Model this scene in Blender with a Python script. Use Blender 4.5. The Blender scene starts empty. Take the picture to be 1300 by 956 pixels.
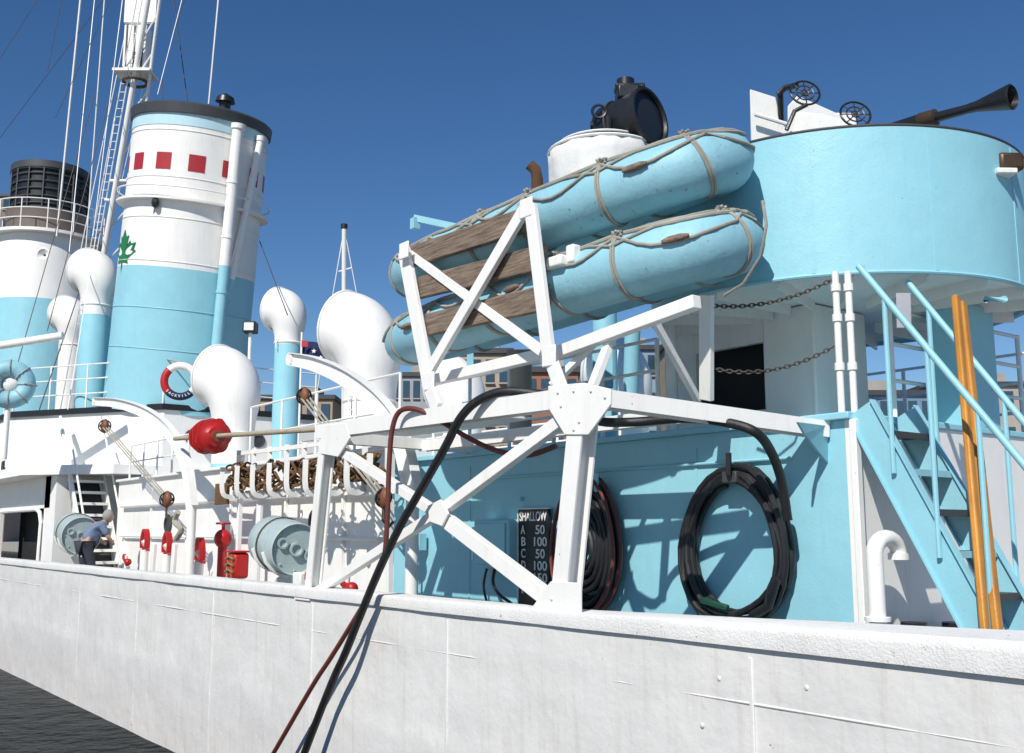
import bpy, bmesh, math, random
from mathutils import Vector, Matrix, noise
random.seed(7)
C = bpy.context.scene.collection
V = Vector
pi = math.pi
rad = math.radians
# ---------------------------------------------------------------- camera frame and survey helpers
PT = rad(8.6)
FH = V((math.cos(rad(52.4)), math.sin(rad(52.4)), 0)); RT = V((FH.y, -FH.x, 0)); ZU = V((0,0,1))
FW = FH*math.cos(PT)+ZU*math.sin(PT); UP = -FH*math.sin(PT)+ZU*math.cos(PT)
def ray(u, v): return FW*1300+RT*(u-650)+UP*(478-v)
def X(u, v, x): r = ray(u, v); return r*(x/r.x)
def Yp(u, v, y): r = ray(u, v); return r*(y/r.y)
def Zp(u, v, z): r = ray(u, v); return r*(z/r.z)
def D(u, v, d): return ray(u, v)*(d/1300)
# ---------------------------------------------------------------- mesh builder
W = {}
def perp(a):
    a = a.normalized()
    h = V((0,0,1)) if abs(a.z) < .9 else V((1,0,0))
    s = a.cross(h).normalized()
    return s, s.cross(a).normalized()
class MB:
    def __init__(s): s.v = []; s.f = []
    def add(s, vs, fs):
        o = len(s.v); s.v += [V(q) for q in vs]; s.f += [tuple(i+o for i in q) for q in fs]; return s
    def box(s, c, d, R=None):
        c = V(c); vs = []
        for i in (-1,1):
            for j in (-1,1):
                for k in (-1,1):
                    q = V((i*d[0]/2, j*d[1]/2, k*d[2]/2))
                    if R: q = R@q
                    vs.append(c+q)
        return s.add(vs, [(0,1,3,2),(4,6,7,5),(0,4,5,1),(2,3,7,6),(0,2,6,4),(1,5,7,3)])
    def span(s, a, b): a=V(a); b=V(b); return s.box((a+b)/2, [abs(b[i]-a[i]) for i in range(3)])
    def bar(s, a, b, w, t, n=V((1,0,0))):
        a=V(a); b=V(b); d=(b-a).normalized(); n=V(n)
        n=(n-d*n.dot(d)).normalized(); q=d.cross(n)
        vs=[]
        for p in (a,b):
            for i,j in ((-1,-1),(1,-1),(1,1),(-1,1)): vs.append(p+q*(i*w/2)+n*(j*t/2))
        return s.add(vs, [(3,2,1,0),(4,5,6,7),(0,1,5,4),(1,2,6,5),(2,3,7,6),(3,0,4,7)])
    def ribbon(s, pts, w, t, n):
        n=V(n).normalized(); k=len(pts); vs=[]
        for i,p in enumerate(pts):
            d=(pts[min(i+1,k-1)]-pts[max(i-1,0)]).normalized(); q=d.cross(n).normalized()
            ww = w[i] if isinstance(w, list) else w
            for a,b in ((-1,-1),(1,-1),(1,1),(-1,1)): vs.append(p+q*(a*ww/2)+n*(b*t/2))
        fs=[(3,2,1,0), tuple(4*(k-1)+i for i in range(4))]
        for i in range(k-1):
            for j in range(4): fs.append((4*i+j, 4*i+(j+1)%4, 4*i+4+(j+1)%4, 4*i+4+j))
        return s.add(vs, fs)
    def tube(s, pts, r, n=8, closed=False, cap=True):
        pts=[V(p) for p in pts]; k=len(pts); vs=[]; fs=[]
        def tan(i):
            if closed: return (pts[(i+1)%k]-pts[(i-1)%k]).normalized()
            return (pts[min(i+1,k-1)]-pts[max(i-1,0)]).normalized()
        t0=tan(0); a,_=perp(t0)
        for i in range(k):
            t=tan(i); a=(a-t*a.dot(t))
            if a.length<1e-6: a,_=perp(t)
            a.normalize(); b=t.cross(a)
            rr = r[i] if isinstance(r,(list,tuple)) else r
            for j in range(n):
                g=2*pi*j/n; vs.append(pts[i]+(a*math.cos(g)+b*math.sin(g))*rr)
        for i in range(k if closed else k-1):
            m=(i+1)%k
            off=0
            if closed and m==0:
                best=1e9
                for o in range(n):
                    dd=(vs[o]-vs[i*n]).length
                    if dd<best: best=dd; off=o
            for j in range(n):
                fs.append((i*n+j, i*n+(j+1)%n, m*n+(j+1+off)%n, m*n+(j+off)%n))
        if not closed and cap:
            fs.append(tuple(reversed(range(n)))); fs.append(tuple((k-1)*n+j for j in range(n)))
        return s.add(vs, fs)
    def lathe(s, o, axis, prof, n=32, a0=0, a1=2*pi, ref=None, cap=False):
        o=V(o); axis=V(axis).normalized()
        if ref is None: a,b=perp(axis)
        else:
            a=(V(ref)-axis*V(ref).dot(axis)).normalized(); b=axis.cross(a)
        full=abs(a1-a0-2*pi)<1e-6; m=n if full else n+1; vs=[]; fs=[]
        for t,r in prof:
            for j in range(m):
                g=a0+(a1-a0)*j/n; vs.append(o+axis*t+(a*math.cos(g)+b*math.sin(g))*r)
        for i in range(len(prof)-1):
            for j in range(n):
                j2=(j+1)%m; fs.append((i*m+j,i*m+j2,(i+1)*m+j2,(i+1)*m+j))
        if cap:
            fs.append(tuple(reversed(range(m)))); fs.append(tuple((len(prof)-1)*m+j for j in range(m)))
        return s.add(vs, fs)
    def cyl(s, a, b, r, n=16, r2=None):
        a=V(a); b=V(b); L=(b-a).length
        return s.lathe(a, b-a, [(0,r),(L,r if r2 is None else r2)], n, cap=True)
    def torus(s, c, axis, R, r, n=32, m=8, sq=1.0, up=None):
        c=V(c); a,b=perp(V(axis))
        if up is not None:
            b=V(up).normalized(); a=b.cross(V(axis).normalized())
        return s.tube([c+a*math.cos(2*pi*i/n)*R+b*math.sin(2*pi*i/n)*R*sq for i in range(n)], r, m, closed=True)
    def plate(s, poly, n, t):
        n=V(n).normalized(); k=len(poly); vs=[V(p)-n*t/2 for p in poly]+[V(p)+n*t/2 for p in poly]
        return s.add(vs, [tuple(reversed(range(k))), tuple(range(k,2*k))]+[(i,(i+1)%k,k+(i+1)%k,k+i) for i in range(k)])
    def sph(s, c, r, sc=(1,1,1), n=16, m=10):
        c=V(c); vs=[]; fs=[]
        for i in range(m+1):
            th=pi*i/m
            for j in range(n):
                g=2*pi*j/n; vs.append(c+V((r*sc[0]*math.sin(th)*math.cos(g), r*sc[1]*math.sin(th)*math.sin(g), r*sc[2]*math.cos(th))))
        for i in range(m):
            for j in range(n): fs.append((i*n+j,(i+1)*n+j,(i+1)*n+(j+1)%n,i*n+(j+1)%n))
        return s.add(vs, fs)
def mk(name, mb, mat, parent=None, label=None, cat=None, group=None, kind=None, bev=0, ang=38, sub=None):
    me=bpy.data.meshes.new(name)
    if parent is not None: o0=W[parent.name]
    else:
        xs=[q.x for q in mb.v]; ys=[q.y for q in mb.v]; zs=[q.z for q in mb.v]
        o0=V(((min(xs)+max(xs))/2,(min(ys)+max(ys))/2,min(zs)))
    me.from_pydata([q-o0 for q in mb.v], [], mb.f)
    bm=bmesh.new(); bm.from_mesh(me)
    bmesh.ops.remove_doubles(bm, verts=bm.verts, dist=1e-5)
    bmesh.ops.recalc_face_normals(bm, faces=bm.faces); bm.to_mesh(me); bm.free()
    me.polygons.foreach_set('use_smooth', [True]*len(me.polygons))
    me.set_sharp_from_angle(angle=rad(ang))
    me.materials.append(mat)
    o=bpy.data.objects.new(name, me); C.objects.link(o)
    if parent is not None: o.parent=parent
    else: o.location=o0
    W[o.name]=o0
    if bev:
        m=o.modifiers.new('bevel','BEVEL'); m.width=bev; m.segments=2; m.limit_method='ANGLE'; m.angle_limit=rad(40)
    if label: o['label']=label
    if cat: o['category']=cat
    if group: o['group']=group
    if kind: o['kind']=kind
    return o
def thing(name, label, cat, loc, group=None):
    o=bpy.data.objects.new(name, None); C.objects.link(o); o.location=V(loc); o.empty_display_size=.2
    W[o.name]=V(loc); o['label']=label; o['category']=cat
    if group: o['group']=group
    return o
# ---------------------------------------------------------------- materials
def nodes(name):
    m=bpy.data.materials.new(name); m.use_nodes=True; nt=m.node_tree
    return m, nt, nt.nodes['Principled BSDF']
def N(nt, t, **kw):
    n=nt.nodes.new(t)
    for k,v in kw.items(): setattr(n,k,v)
    return n
def ramp(nt, src, p0, p1, c0=(0,0,0,1), c1=(1,1,1,1)):
    r=N(nt,'ShaderNodeValToRGB'); r.color_ramp.elements[0].position=p0; r.color_ramp.elements[1].position=p1
    r.color_ramp.elements[0].color=c0; r.color_ramp.elements[1].color=c1
    nt.links.new(src, r.inputs[0]); return r
def mix(nt, fac, a, b):
    m=N(nt,'ShaderNodeMixRGB')
    for i,q in ((0,fac),(1,a),(2,b)):
        if isinstance(q,(float,int)): m.inputs[i].default_value=q
        elif isinstance(q,tuple): m.inputs[i].default_value=(*q[:3],1)
        else: nt.links.new(q, m.inputs[i])
    return m.outputs[0]
def noi(nt, vec, scale, detail=6, rough=.6):
    n=N(nt,'ShaderNodeTexNoise'); n.inputs['Scale'].default_value=scale; n.inputs['Detail'].default_value=detail
    n.inputs['Roughness'].default_value=rough; nt.links.new(vec, n.inputs['Vector']); return n.outputs[0]
def paint(name, col, rough=.42, var=.16, streak=.3, grime=(.32,.26,.2), chips=.0, chipcol=(.2,.08,.03), bump=.25, bscale=45, metal=0, lump=.0):
    m,nt,b=nodes(name); ge=N(nt,'ShaderNodeNewGeometry')
    pos=ge.outputs['Position']
    n1=noi(nt,pos,1.7,8,.65)
    dark=tuple(c*(1-var) for c in col)
    c=mix(nt, ramp(nt,n1,.35,.68).outputs[0], dark, col)
    mp=N(nt,'ShaderNodeMapping'); mp.inputs['Scale'].default_value=(7,7,.55); nt.links.new(pos, mp.inputs[0])
    n2=noi(nt,mp.outputs[0],1.6,6,.7)
    st=ramp(nt,n2,.52,.80,(0,0,0,1),(streak,streak,streak,1))
    c=mix(nt, st.outputs[0], c, grime)
    if chips>0:
        n3=noi(nt,pos,14,8,.75); rp=ramp(nt,n3,.70-chips*.1,.735-chips*.1)
        c=mix(nt, rp.outputs[0], c, chipcol)
    nt.links.new(c, b.inputs['Base Color'])
    n4=noi(nt,pos,bscale,5,.6)
    rr=N(nt,'ShaderNodeMapRange'); nt.links.new(n1, rr.inputs[0]); rr.inputs[3].default_value=rough-.1; rr.inputs[4].default_value=rough+.18
    nt.links.new(rr.outputs[0], b.inputs['Roughness'])
    bp=N(nt,'ShaderNodeBump'); bp.inputs['Strength'].default_value=bump; bp.inputs['Distance'].default_value=.012
    if lump>0:
        n5=noi(nt,pos,3.2,3,.5); ad=N(nt,'ShaderNodeMath',operation='MULTIPLY_ADD'); nt.links.new(n5,ad.inputs[0]); ad.inputs[1].default_value=lump; nt.links.new(n4,ad.inputs[2]); h=ad.outputs[0]
    else: h=n4
    nt.links.new(h, bp.inputs['Height']); nt.links.new(bp.outputs[0], b.inputs['Normal'])
    b.inputs['Metallic'].default_value=metal
    return m
WHITE=paint('white_paint',(.86,.85,.82),.42,.05,.24,(.46,.36,.26),chips=.35,bump=.14,lump=2.2)
HULLW=paint('hull_paint',(.74,.73,.71),.45,.08,.38,(.42,.36,.29),chips=.3,bump=.22,bscale=24,lump=6)
CAPW=paint('cap_paint',(.80,.79,.77),.55,.08,.3,(.42,.36,.3),chips=.65,chipcol=(.28,.22,.17),bump=.6,bscale=60,lump=2)
CYAN=paint('cyan_paint',(.30,.615,.715),.40,.08,.18,(.22,.34,.36),chips=.4,chipcol=(.16,.12,.09),bump=.18,lump=3.5)
PALEB=paint('pale_blue_paint',(.50,.72,.80),.45,.08,.12,bump=.1)
FLOATC=paint('float_cyan_paint',(.29,.57,.67),.5,.14,.35,(.16,.24,.26),chips=.7,chipcol=(.10,.10,.09),bump=.3,bscale=30,lump=3)
DGREY=paint('dark_grey_paint',(.05,.055,.06),.5,.2,.2,(.15,.13,.1),bump=.2)
BLACK=paint('black_paint',(.015,.016,.018),.35,.2,.15,(.06,.05,.04),bump=.2)
RUBBER=paint('black_rubber',(.014,.014,.016),.38,.3,.35,(.10,.09,.08),bump=.3,bscale=120)
RED=paint('red_paint',(.50,.012,.012),.38,.2,.25,(.12,.02,.01),chips=.35,bump=.3)
REDB=paint('red_band_paint',(.42,.02,.03),.45,.15,.15,(.2,.05,.04),bump=.1)
REDHOSE=paint('red_brown_rubber',(.16,.035,.025),.45,.3,.3,(.08,.05,.04),bump=.3,bscale=120)
RUST=paint('rusty_iron',(.20,.10,.035),.8,.5,.6,(.05,.03,.02),chips=.6,chipcol=(.35,.2,.05),bump=.9,bscale=70)
CHAINM=paint('chain_iron',(.12,.10,.085),.6,.4,.3,(.2,.1,.05),bump=.5,metal=.4)
ROPE=paint('manila_rope',(.50,.47,.40),.9,.3,.35,(.24,.21,.16),bump=1,bscale=160)
CANVAS=paint('white_canvas',(.78,.78,.76),.8,.08,.25,(.45,.43,.38),bump=.5,bscale=14,lump=3)
PGREY=paint('charge_grey_paint',(.42,.51,.51),.42,.15,.4,(.20,.21,.19),chips=.55,bump=.3)
YELLOW=paint('orange_varnish',(.60,.26,.035),.4,.35,.35,(.25,.11,.03),bump=.3)
STRAP=paint('dull_strap',(.34,.20,.07),.6,.35,.35,(.1,.05,.03),bump=.3)
GREEN=paint('green_paint',(.008,.07,.04),.5,.3,.1,(.02,.06,.03),bump=.1)
WOODY=paint('block_wood',(.22,.08,.035),.5,.35,.3,(.08,.03,.02),bump=.4)
NAVY=paint('navy_cloth',(.012,.02,.09),.8,.3,.1,(.02,.02,.05),bump=.3)
BRASS=paint('brown_gun_metal',(.12,.075,.045),.4,.4,.3,(.03,.02,.02),bump=.2,metal=.5)
SKIN=paint('skin_tone',(.48,.26,.18),.6,.1,.0,bump=.05)
HAIR=paint('grey_hair',(.33,.32,.31),.8,.2,.0,bump=.6)
SHIRT=paint('blue_grey_shirt',(.16,.22,.34),.85,.2,.0,bump=.2)
TROUS=paint('dark_trousers',(.04,.045,.06),.85,.2,.0,bump=.2)
LETTER=paint('white_lettering',(.82,.82,.80),.5,.1,.0,bump=.02)
def wood(name, c1, c2):
    m,nt,b=nodes(name); ge=N(nt,'ShaderNodeNewGeometry'); mp=N(nt,'ShaderNodeMapping'); mp.inputs['Scale'].default_value=(14,1.2,14)
    nt.links.new(ge.outputs['Position'],mp.inputs[0]); n=noi(nt,mp.outputs[0],3,8,.7)
    c=mix(nt, ramp(nt,n,.35,.68).outputs[0], c1, c2); nt.links.new(c,b.inputs['Base Color']); b.inputs['Roughness'].default_value=.8
    bp=N(nt,'ShaderNodeBump'); bp.inputs['Strength'].default_value=.7; bp.inputs['Distance'].default_value=.01; nt.links.new(n,bp.inputs['Height']); nt.links.new(bp.outputs[0],b.inputs['Normal'])
    return m
WOOD=wood('weathered_wood',(.09,.065,.05),(.30,.225,.165))
def glass(name,c,r=.05,sp=.9):
    m,nt,b=nodes(name); b.inputs['Base Color'].default_value=(*c,1); b.inputs['Roughness'].default_value=r
    b.inputs['Specular IOR Level'].default_value=sp; return m
LENS=glass('dark_lens',(.02,.026,.032),.3,.2); WGLASS=glass('window_glass',(.03,.06,.09),.08)
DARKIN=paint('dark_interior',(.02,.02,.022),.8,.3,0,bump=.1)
def bmat(name,c,sc=1.2):
    m,nt,b=nodes(name); ge=N(nt,'ShaderNodeNewGeometry'); n=noi(nt,ge.outputs['Position'],sc,8,.7)
    cc=mix(nt, ramp(nt,n,.3,.7).outputs[0], tuple(x*.8 for x in c), c); nt.links.new(cc,b.inputs['Base Color']); b.inputs['Roughness'].default_value=.85
    return m
CONC=bmat('concrete',(.38,.36,.33),.8)
# ---------------------------------------------------------------- world, sun, camera
ELV=rad(42); sh=V((-.87,-.49,0)).normalized(); SUN=V((sh.x*math.cos(ELV),sh.y*math.cos(ELV),math.sin(ELV)))
w=bpy.data.worlds.new("World"); bpy.context.scene.world=w; w.use_nodes=True; nt=w.node_tree
sk=nt.nodes.new('ShaderNodeTexSky'); sk.sky_type='NISHITA'; sk.sun_disc=False; sk.sun_elevation=ELV; sk.sun_rotation=math.atan2(SUN.x,SUN.y)
sk.air_density=1.0; sk.dust_density=.05; sk.ozone_density=3.6; sk.altitude=300
hs=nt.nodes.new('ShaderNodeHueSaturation'); hs.inputs['Saturation'].default_value=1.22; hs.inputs['Hue'].default_value=.505
nt.links.new(sk.outputs[0], hs.inputs['Color']); nt.links.new(hs.outputs[0], nt.nodes['Background'].inputs[0]); nt.nodes['Background'].inputs[1].default_value=.092
l=bpy.data.lights.new('sun','SUN'); l.energy=4.8; l.angle=rad(.5); l.color=(1,.95,.87)
lo=bpy.data.objects.new('sun',l); C.objects.link(lo); lo.rotation_euler=SUN.to_track_quat('Z','Y').to_euler()
cam=bpy.data.cameras.new('camera'); cam.lens=36; cam.sensor_width=36; cam.clip_end=6000; cam.clip_start=.05
co=bpy.data.objects.new('camera',cam); C.objects.link(co); co.location=(0,0,0)
co.rotation_euler=Matrix((RT,UP,-FW)).transposed().to_euler()
bpy.context.scene.camera=co
bpy.context.scene.view_settings.view_transform='Standard'; bpy.context.scene.view_settings.look='None'; bpy.context.scene.view_settings.exposure=0
# ---------------------------------------------------------------- setting
m,nt,b=nodes('harbour_water'); b.inputs['Base Color'].default_value=(.004,.008,.010,1); b.inputs['Roughness'].default_value=.2; b.inputs['Specular IOR Level'].default_value=.1; b.inputs['IOR'].default_value=1.12
ge=N(nt,'ShaderNodeNewGeometry'); n=noi(nt,ge.outputs['Position'],1.6,5,.6); bp=N(nt,'ShaderNodeBump'); bp.inputs['Strength'].default_value=.5; bp.inputs['Distance'].default_value=.2
nt.links.new(n,bp.inputs['Height']); nt.links.new(bp.outputs[0],b.inputs['Normal'])
mk('water', MB().add([(-3000,-3000,-2.85),(3000,-3000,-2.85),(3000,3000,-2.85),(-3000,3000,-2.85)],[(0,1,2,3)]), m, label='dark harbour water', cat='water', kind='structure')
mk('quay', MB().span((-60,-80,-4),(1.0,120,-1.75)), CONC, label='concrete quay', cat='quay', kind='structure')
mk('ground', MB().span((34,-400,-4),(2500,2500,-1.6)), CONC, label='far shore ground', cat='ground', kind='structure')
# ---------------------------------------------------------------- hull
def hx(y): return 5.0+max(0,y-24)**2*.004
hull=thing('ship_hull','long white riveted steel hull with weathered rail along its top','ship hull',(9,12,-3.3))
mb=MB(); ny=260; nz=34; ys=[-9+ i*(58/ny) for i in range(ny+1)]
vs=[];fs=[]
for i,y in enumerate(ys):
    for k in range(nz+1):
        z=-.66-k*(2.7/nz)
        dx=.016*noise.noise(V((y*.9,z*1.3,3)))+.006*noise.noise(V((y*2.6,z*2.6,9)))
        st=(.006 if z<-1.02 else 0)+(-.006 if z<-1.75 else 0)
        fr=abs(((y/0.62)%1)-.5)*2; dx+= .004*(1-fr)**2
        vs.append((hx(y)+dx+st+.02*(k/nz)**2, y, z))
for i in range(ny):
    for k in range(nz):
        a=i*(nz+1)+k; fs.append((a,a+1,a+nz+2,a+nz+1))
mk('side_plating', MB().add(vs,fs), HULLW, hull)
mk('far_side_plating', MB().span((13,-9,-3.3),(13.05,49,-.6)), HULLW, hull)
mk('deck', MB().span((5.06,-9,-1.66),(12.99,49,-1.6)), paint('deck_grey',(.36,.37,.38),.7,.2,.2), hull)
mb=MB(); pts=[V((hx(y)+.085,y,-.615)) for y in ys[::3]]
prof=[(-.115,-.075),(-.122,-.0),(-.115,.022),(-.10,.030),(.12,.034),(.13,.026),(.13,-.06)]
vs=[];fs=[]
for i,p in enumerate(pts):
    lift=.028*min(4,max(0,5.9-p.y))
    for qi,q in enumerate(prof):
        j=.004*noise.noise(V((p.y*4,q[0]*20,1)))+.003*noise.noise(V((p.y*11,q[0]*30,5))); lf_=lift*(0,.35,.6,.7,1,1,0)[qi]
        vs.append((p.x+q[0],p.y,p.z+q[1]+j+lf_))
kk=len(prof)
for i in range(len(pts)-1):
    for j in range(kk): fs.append((i*kk+j,i*kk+(j+1)%kk,(i+1)*kk+(j+1)%kk,(i+1)*kk+j))
mk('cap_rail', MB().add(vs,fs), CAPW, hull)
mk('lap_seam', MB().tube([V((hx(y)+.010,y,-1.02)) for y in ys[::6]],.008,6), HULLW, hull)
for y in (4.15,7.4,9.9,12.6,15.5,18.5):
    mk('butt_seam', MB().box((hx(y)+.008,y,-1.75),(.02,.03,2.0)), HULLW, hull, bev=.005)
for y,z in ((4.4,-.9),(4.55,-1.2),(3.75,-.88),(3.2,-1.4)):
    mk('bolt_head', MB().sph((hx(y)+.004,y,z),.017,(.5,1,1),10,6), HULLW, hull)
for i in range(14):
    y=2+i*1.7
    mk('bulwark_stay', MB().plate([(5.1,y,-.7),(5.16,y,-.7),(5.6,y,-1.6),(5.1,y,-1.6)],(0,1,0),.02), WHITE, hull)
mk('inner_bulwark', MB().span((5.04,-9,-1.6),(5.06,24,-.66)), WHITE, hull)
# ---------------------------------------------------------------- cyan deckhouse
DH=thing('deckhouse','pale cyan steel deckhouse with white aft wall and hose coils hung on it','deckhouse',(9,8,-1.6))
mk('side_wall', MB().span((7,4.78,-1.6),(7.06,11.6,.87)), CYAN, DH)
mk('aft_wall', MB().span((7.0,4.72,-1.6),(11.4,4.78,.87)), WHITE, DH)
mk('far_wall', MB().span((11.34,4.8,-1.6),(11.4,11.6,.87)), WHITE, DH)
mk('roof', MB().span((6.93,4.70,.872),(11.45,11.6,.93)), CYAN, DH, bev=.01)
for y in (6.35,8.2,9.9):
    mk('wall_seam', MB().box((6.998,y,-.4),(.012,.03,2.3)), CYAN, DH)
mk('wall_conduit', MB().tube([(6.975,5.3,.60),(6.975,7.0,.60),(6.975,9.6,.60)],.014,8), CYAN, DH)
mk('corner_post', MB().span((6.96,4.66,-1.6),(7.03,4.719,.87)), WHITE, DH, bev=.008)
for z in (.35,-.25):
    mk('wall_clip', MB().box((6.975,8.9,z),(.05,.06,.04)), CYAN, DH)
CS=thing('engine_casing','long white casing wall behind the depth charges','casing',(9,18,-1.6))
mk('side_wall', MB().span((7.2,11.62,-1.6),(7.26,24,1.1)), WHITE, CS)
mk('roof', MB().span((7.12,11.62,1.102),(11.4,24,1.16)), WHITE, CS, bev=.01)
mk('aft_wall', MB().span((7.2,11.62,.935),(11.4,11.66,1.1)), WHITE, CS)
for y in (13.3,15.2,17.4,19.5,21.6):
    mk('wall_stiffener', MB().box((7.17,y,-.25),(.06,.05,2.6)), WHITE, CS, bev=.006)
mk('pipe_run', MB().tube([(7.12,11.7,.55),(7.12,17,.55),(7.12,23.5,.55)],.035,8), WHITE, CS)
mk('pipe_run', MB().tube([(7.12,12.2,-.1),(7.12,18,-.1),(7.12,23.5,-.1)],.025,8), WHITE, CS)
for y in (14.2,20.6):
    mk('porthole', MB().lathe((7.18,y,.15),(-1,0,0),[(0,0),(0,.13),(.03,.13),(.03,.18),(0,.19)],20), DGREY, CS)
BR=thing('bridge_house','white bridge superstructure with black edged upper deck at far left','superstructure',(9,33,-1.6))
poly=[(5.7,46),(5.7,28.3),(8.2,24.2),(12.3,24.2),(12.3,46)]
def prism(mb, poly, z0, z1):
    k=len(poly); return mb.add([(a,b_,z0) for a,b_ in poly]+[(a,b_,z1) for a,b_ in poly],[tuple(range(k)),tuple(range(k,2*k))]+[(i,(i+1)%k,k+(i+1)%k,k+i) for i in range(k)])
mk('upper_wall', prism(MB(),poly,1.52,2.86), WHITE, BR)
def grow(poly,g):
    cx,cy=9,35; return [(a+(g if a>cx else -g), b_+(g if b_>cy else -g)) for a,b_ in poly]
mk('deck_edge', prism(MB(),grow(poly,.06),2.862,3.0), BLACK, BR)
mk('overhang', prism(MB(),grow([(5.6,46),(5.6,26),(7.1,24.05),(12.3,24.05),(12.3,46)],.05),1.3,1.518), WHITE, BR)
mk('side_wall', MB().span((6.2,25.9,.55),(6.3,46,1.298)).span((6.2,25.4,-1.6),(6.3,26.4,1.298)).span((6.2,31.2,-1.6),(6.3,46,.549)).span((6.2,26.4,-1.6),(6.3,31.2,-.7)), WHITE, BR)
mk('aft_wall', MB().span((6.3,25.4,-1.6),(12.2,25.5,1.298)), WHITE, BR)
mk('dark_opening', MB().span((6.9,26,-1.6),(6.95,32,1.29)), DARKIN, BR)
mk('opening_frame', MB().tube([(6.18,26.55,-.7),(6.18,26.5,.2),(6.18,26.7,.45),(6.18,27,.53),(6.18,31,.53)],.05,8), WHITE, BR)
for y in (27.2,29.2): mk('upper_wall_seam', MB().box((5.69,y+1.2,2.2),(.03,.06,1.2)), WHITE, BR)
for i in range(4): mk('porthole', MB().lathe((8.9+i*.85,24.19,2.25),(0,-1,0),[(0,0),(0,.12),(.02,.12),(.03,.17),(0,.18)],18), DGREY, BR)
def railing(name,label,pts,h,rails,post_gap,mat,group=None,r=.018):
    t=thing(name,label,'railing',pts[0],group)
    for i in range(len(pts)-1):
        a=V(pts[i]); b_=V(pts[i+1]); L=(b_-a).length; k=max(1,int(round(L/post_gap)))
        for j in range(k+(1 if i==len(pts)-2 else 0)):
            p=a.lerp(b_,j/k); mk('post', MB().cyl(p,p+V((0,0,h)),r*1.3,8), mat, t)
    for q in rails:
        mk('rail', MB().tube([V(p)+V((0,0,q)) for p in pts],r,6), mat, t)
    return t
railing('deck_railing','white open railing around the black edged upper deck beside the funnel',[(5.8,40,3.0),(5.75,28.3,3.0),(8.2,24.3,3.0),(12.2,24.3,3.0)],1.1,(.37,.74,1.1),1.1,WHITE)
railing('casing_railing','white pipe railing on the roof of the engine casing beside the cowls',[(7.3,12,1.16),(7.3,17,1.16)],1.0,(.5,1.0),1.2,WHITE)
railing('casing_railing','white pipe railing on the forward casing roof left of the davit',[(7.3,20.0,1.16),(7.3,23.6,1.16)],.75,(.38,.75),.9,WHITE)
# ---------------------------------------------------------------- funnel
FT=X(258,150,9.0); FB=X(220,528,9.0); FB.z=3.0
ax=(FT-FB); FL=ax.length; ax.normalize()
camdir=-(FB.copy()); camdir.z=0
R0=1.70; R1=1.66
def fr_(t): return R0+(R1-R0)*t
FN=thing('funnel','tall raked funnel, white above and cyan below, with a row of red squares','funnel',FB)
ref=(camdir-ax*camdir.dot(ax)).normalized(); fb=ax.cross(ref)
tsp=.462
mk('lower_casing', MB().lathe(FB,ax,[(0,R0),(FL*tsp,fr_(tsp))],64), CYAN, FN)
mk('upper_casing', MB().lathe(FB,ax,[(FL*tsp,fr_(tsp)),(FL*.965,fr_(.965))],64), WHITE, FN)
mk('pale_blue_band', MB().lathe(FB,ax,[(FL*.915,fr_(.9)+.006),(FL*.916,fr_(.9)+.012),(FL*.955,fr_(.95)+.012)],64), PALEB, FN)
mk('funnel_cap', MB().lathe(FB,ax,[(FL*.955,R1-.02),(FL*.955,R1+.07),(FL*.985,R1+.09),(FL*.992,R1+.03),(FL*.992,R1-.1),(FL*.93,R1-.1),(FL*.93,0)],64), DGREY, FN)
for t in (.75,.48,.62,.9,.2,.33):
    mk('hoop', MB().torus(FB+ax*FL*t, ax, fr_(t)+.006,.011,64,6), WHITE if t>tsp+.01 else CYAN, FN)
mk('ledge_ring', MB().lathe(FB,ax,[(FL*.675,R1+.01),(FL*.675,R1+.20),(FL*.682,R1+.20),(FL*.682,R1+.01)],64), WHITE, FN)
mk('ledge_rail', MB().torus(FB+ax*FL*.715, ax, R1+.21,.02,64,6), WHITE, FN)
def surf(phi,t,off): return FB+ax*(FL*t)+(ref*math.cos(phi)+fb*math.sin(phi))*(fr_(t)+off)
sg = 1 if (fb.dot(RT)>0) else -1
def patch(ph0,ph1,t0,t1,off=.008,n=6):
    vs=[];fs=[]
    for i in range(n+1):
        ph=sg*(ph0+(ph1-ph0)*i/n)
        for t in (t0,t1): vs.append(surf(ph,t,off))
    for i in range(n): fs.append((2*i,2*i+1,2*i+3,2*i+2))
    return MB().add(vs,fs)
for i in range(13):
    c=rad(-1+i*360/13); mk('red_square', patch(c-rad(6.7),c+rad(6.7),.772,.826), REDB, FN)
leaf=[(0,-1),(.06,-.45),(.5,-.52),(.42,-.32),(.95,.05),(.8,.15),(.9,.45),(.6,.4),(.52,.55),(.3,.3),(.4,.8),(.2,.72),(0,1.1)]
leaf=leaf+[(-a,b_) for a,b_ in reversed(leaf[1:-1])]
c=-66; vs=[surf(sg*rad(c),.500,.012)]
for a,b_ in leaf: vs.append(surf(sg*(rad(c)+a*.36),.503+b_*.07,.016))
k=len(leaf); mk('maple_leaf_emblem', MB().add(vs,[(0,i+1,(i+1)%k+1) for i in range(k)]), paint('leaf_green',(.01,.20,.06),.45,.2,.1), FN)
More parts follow.
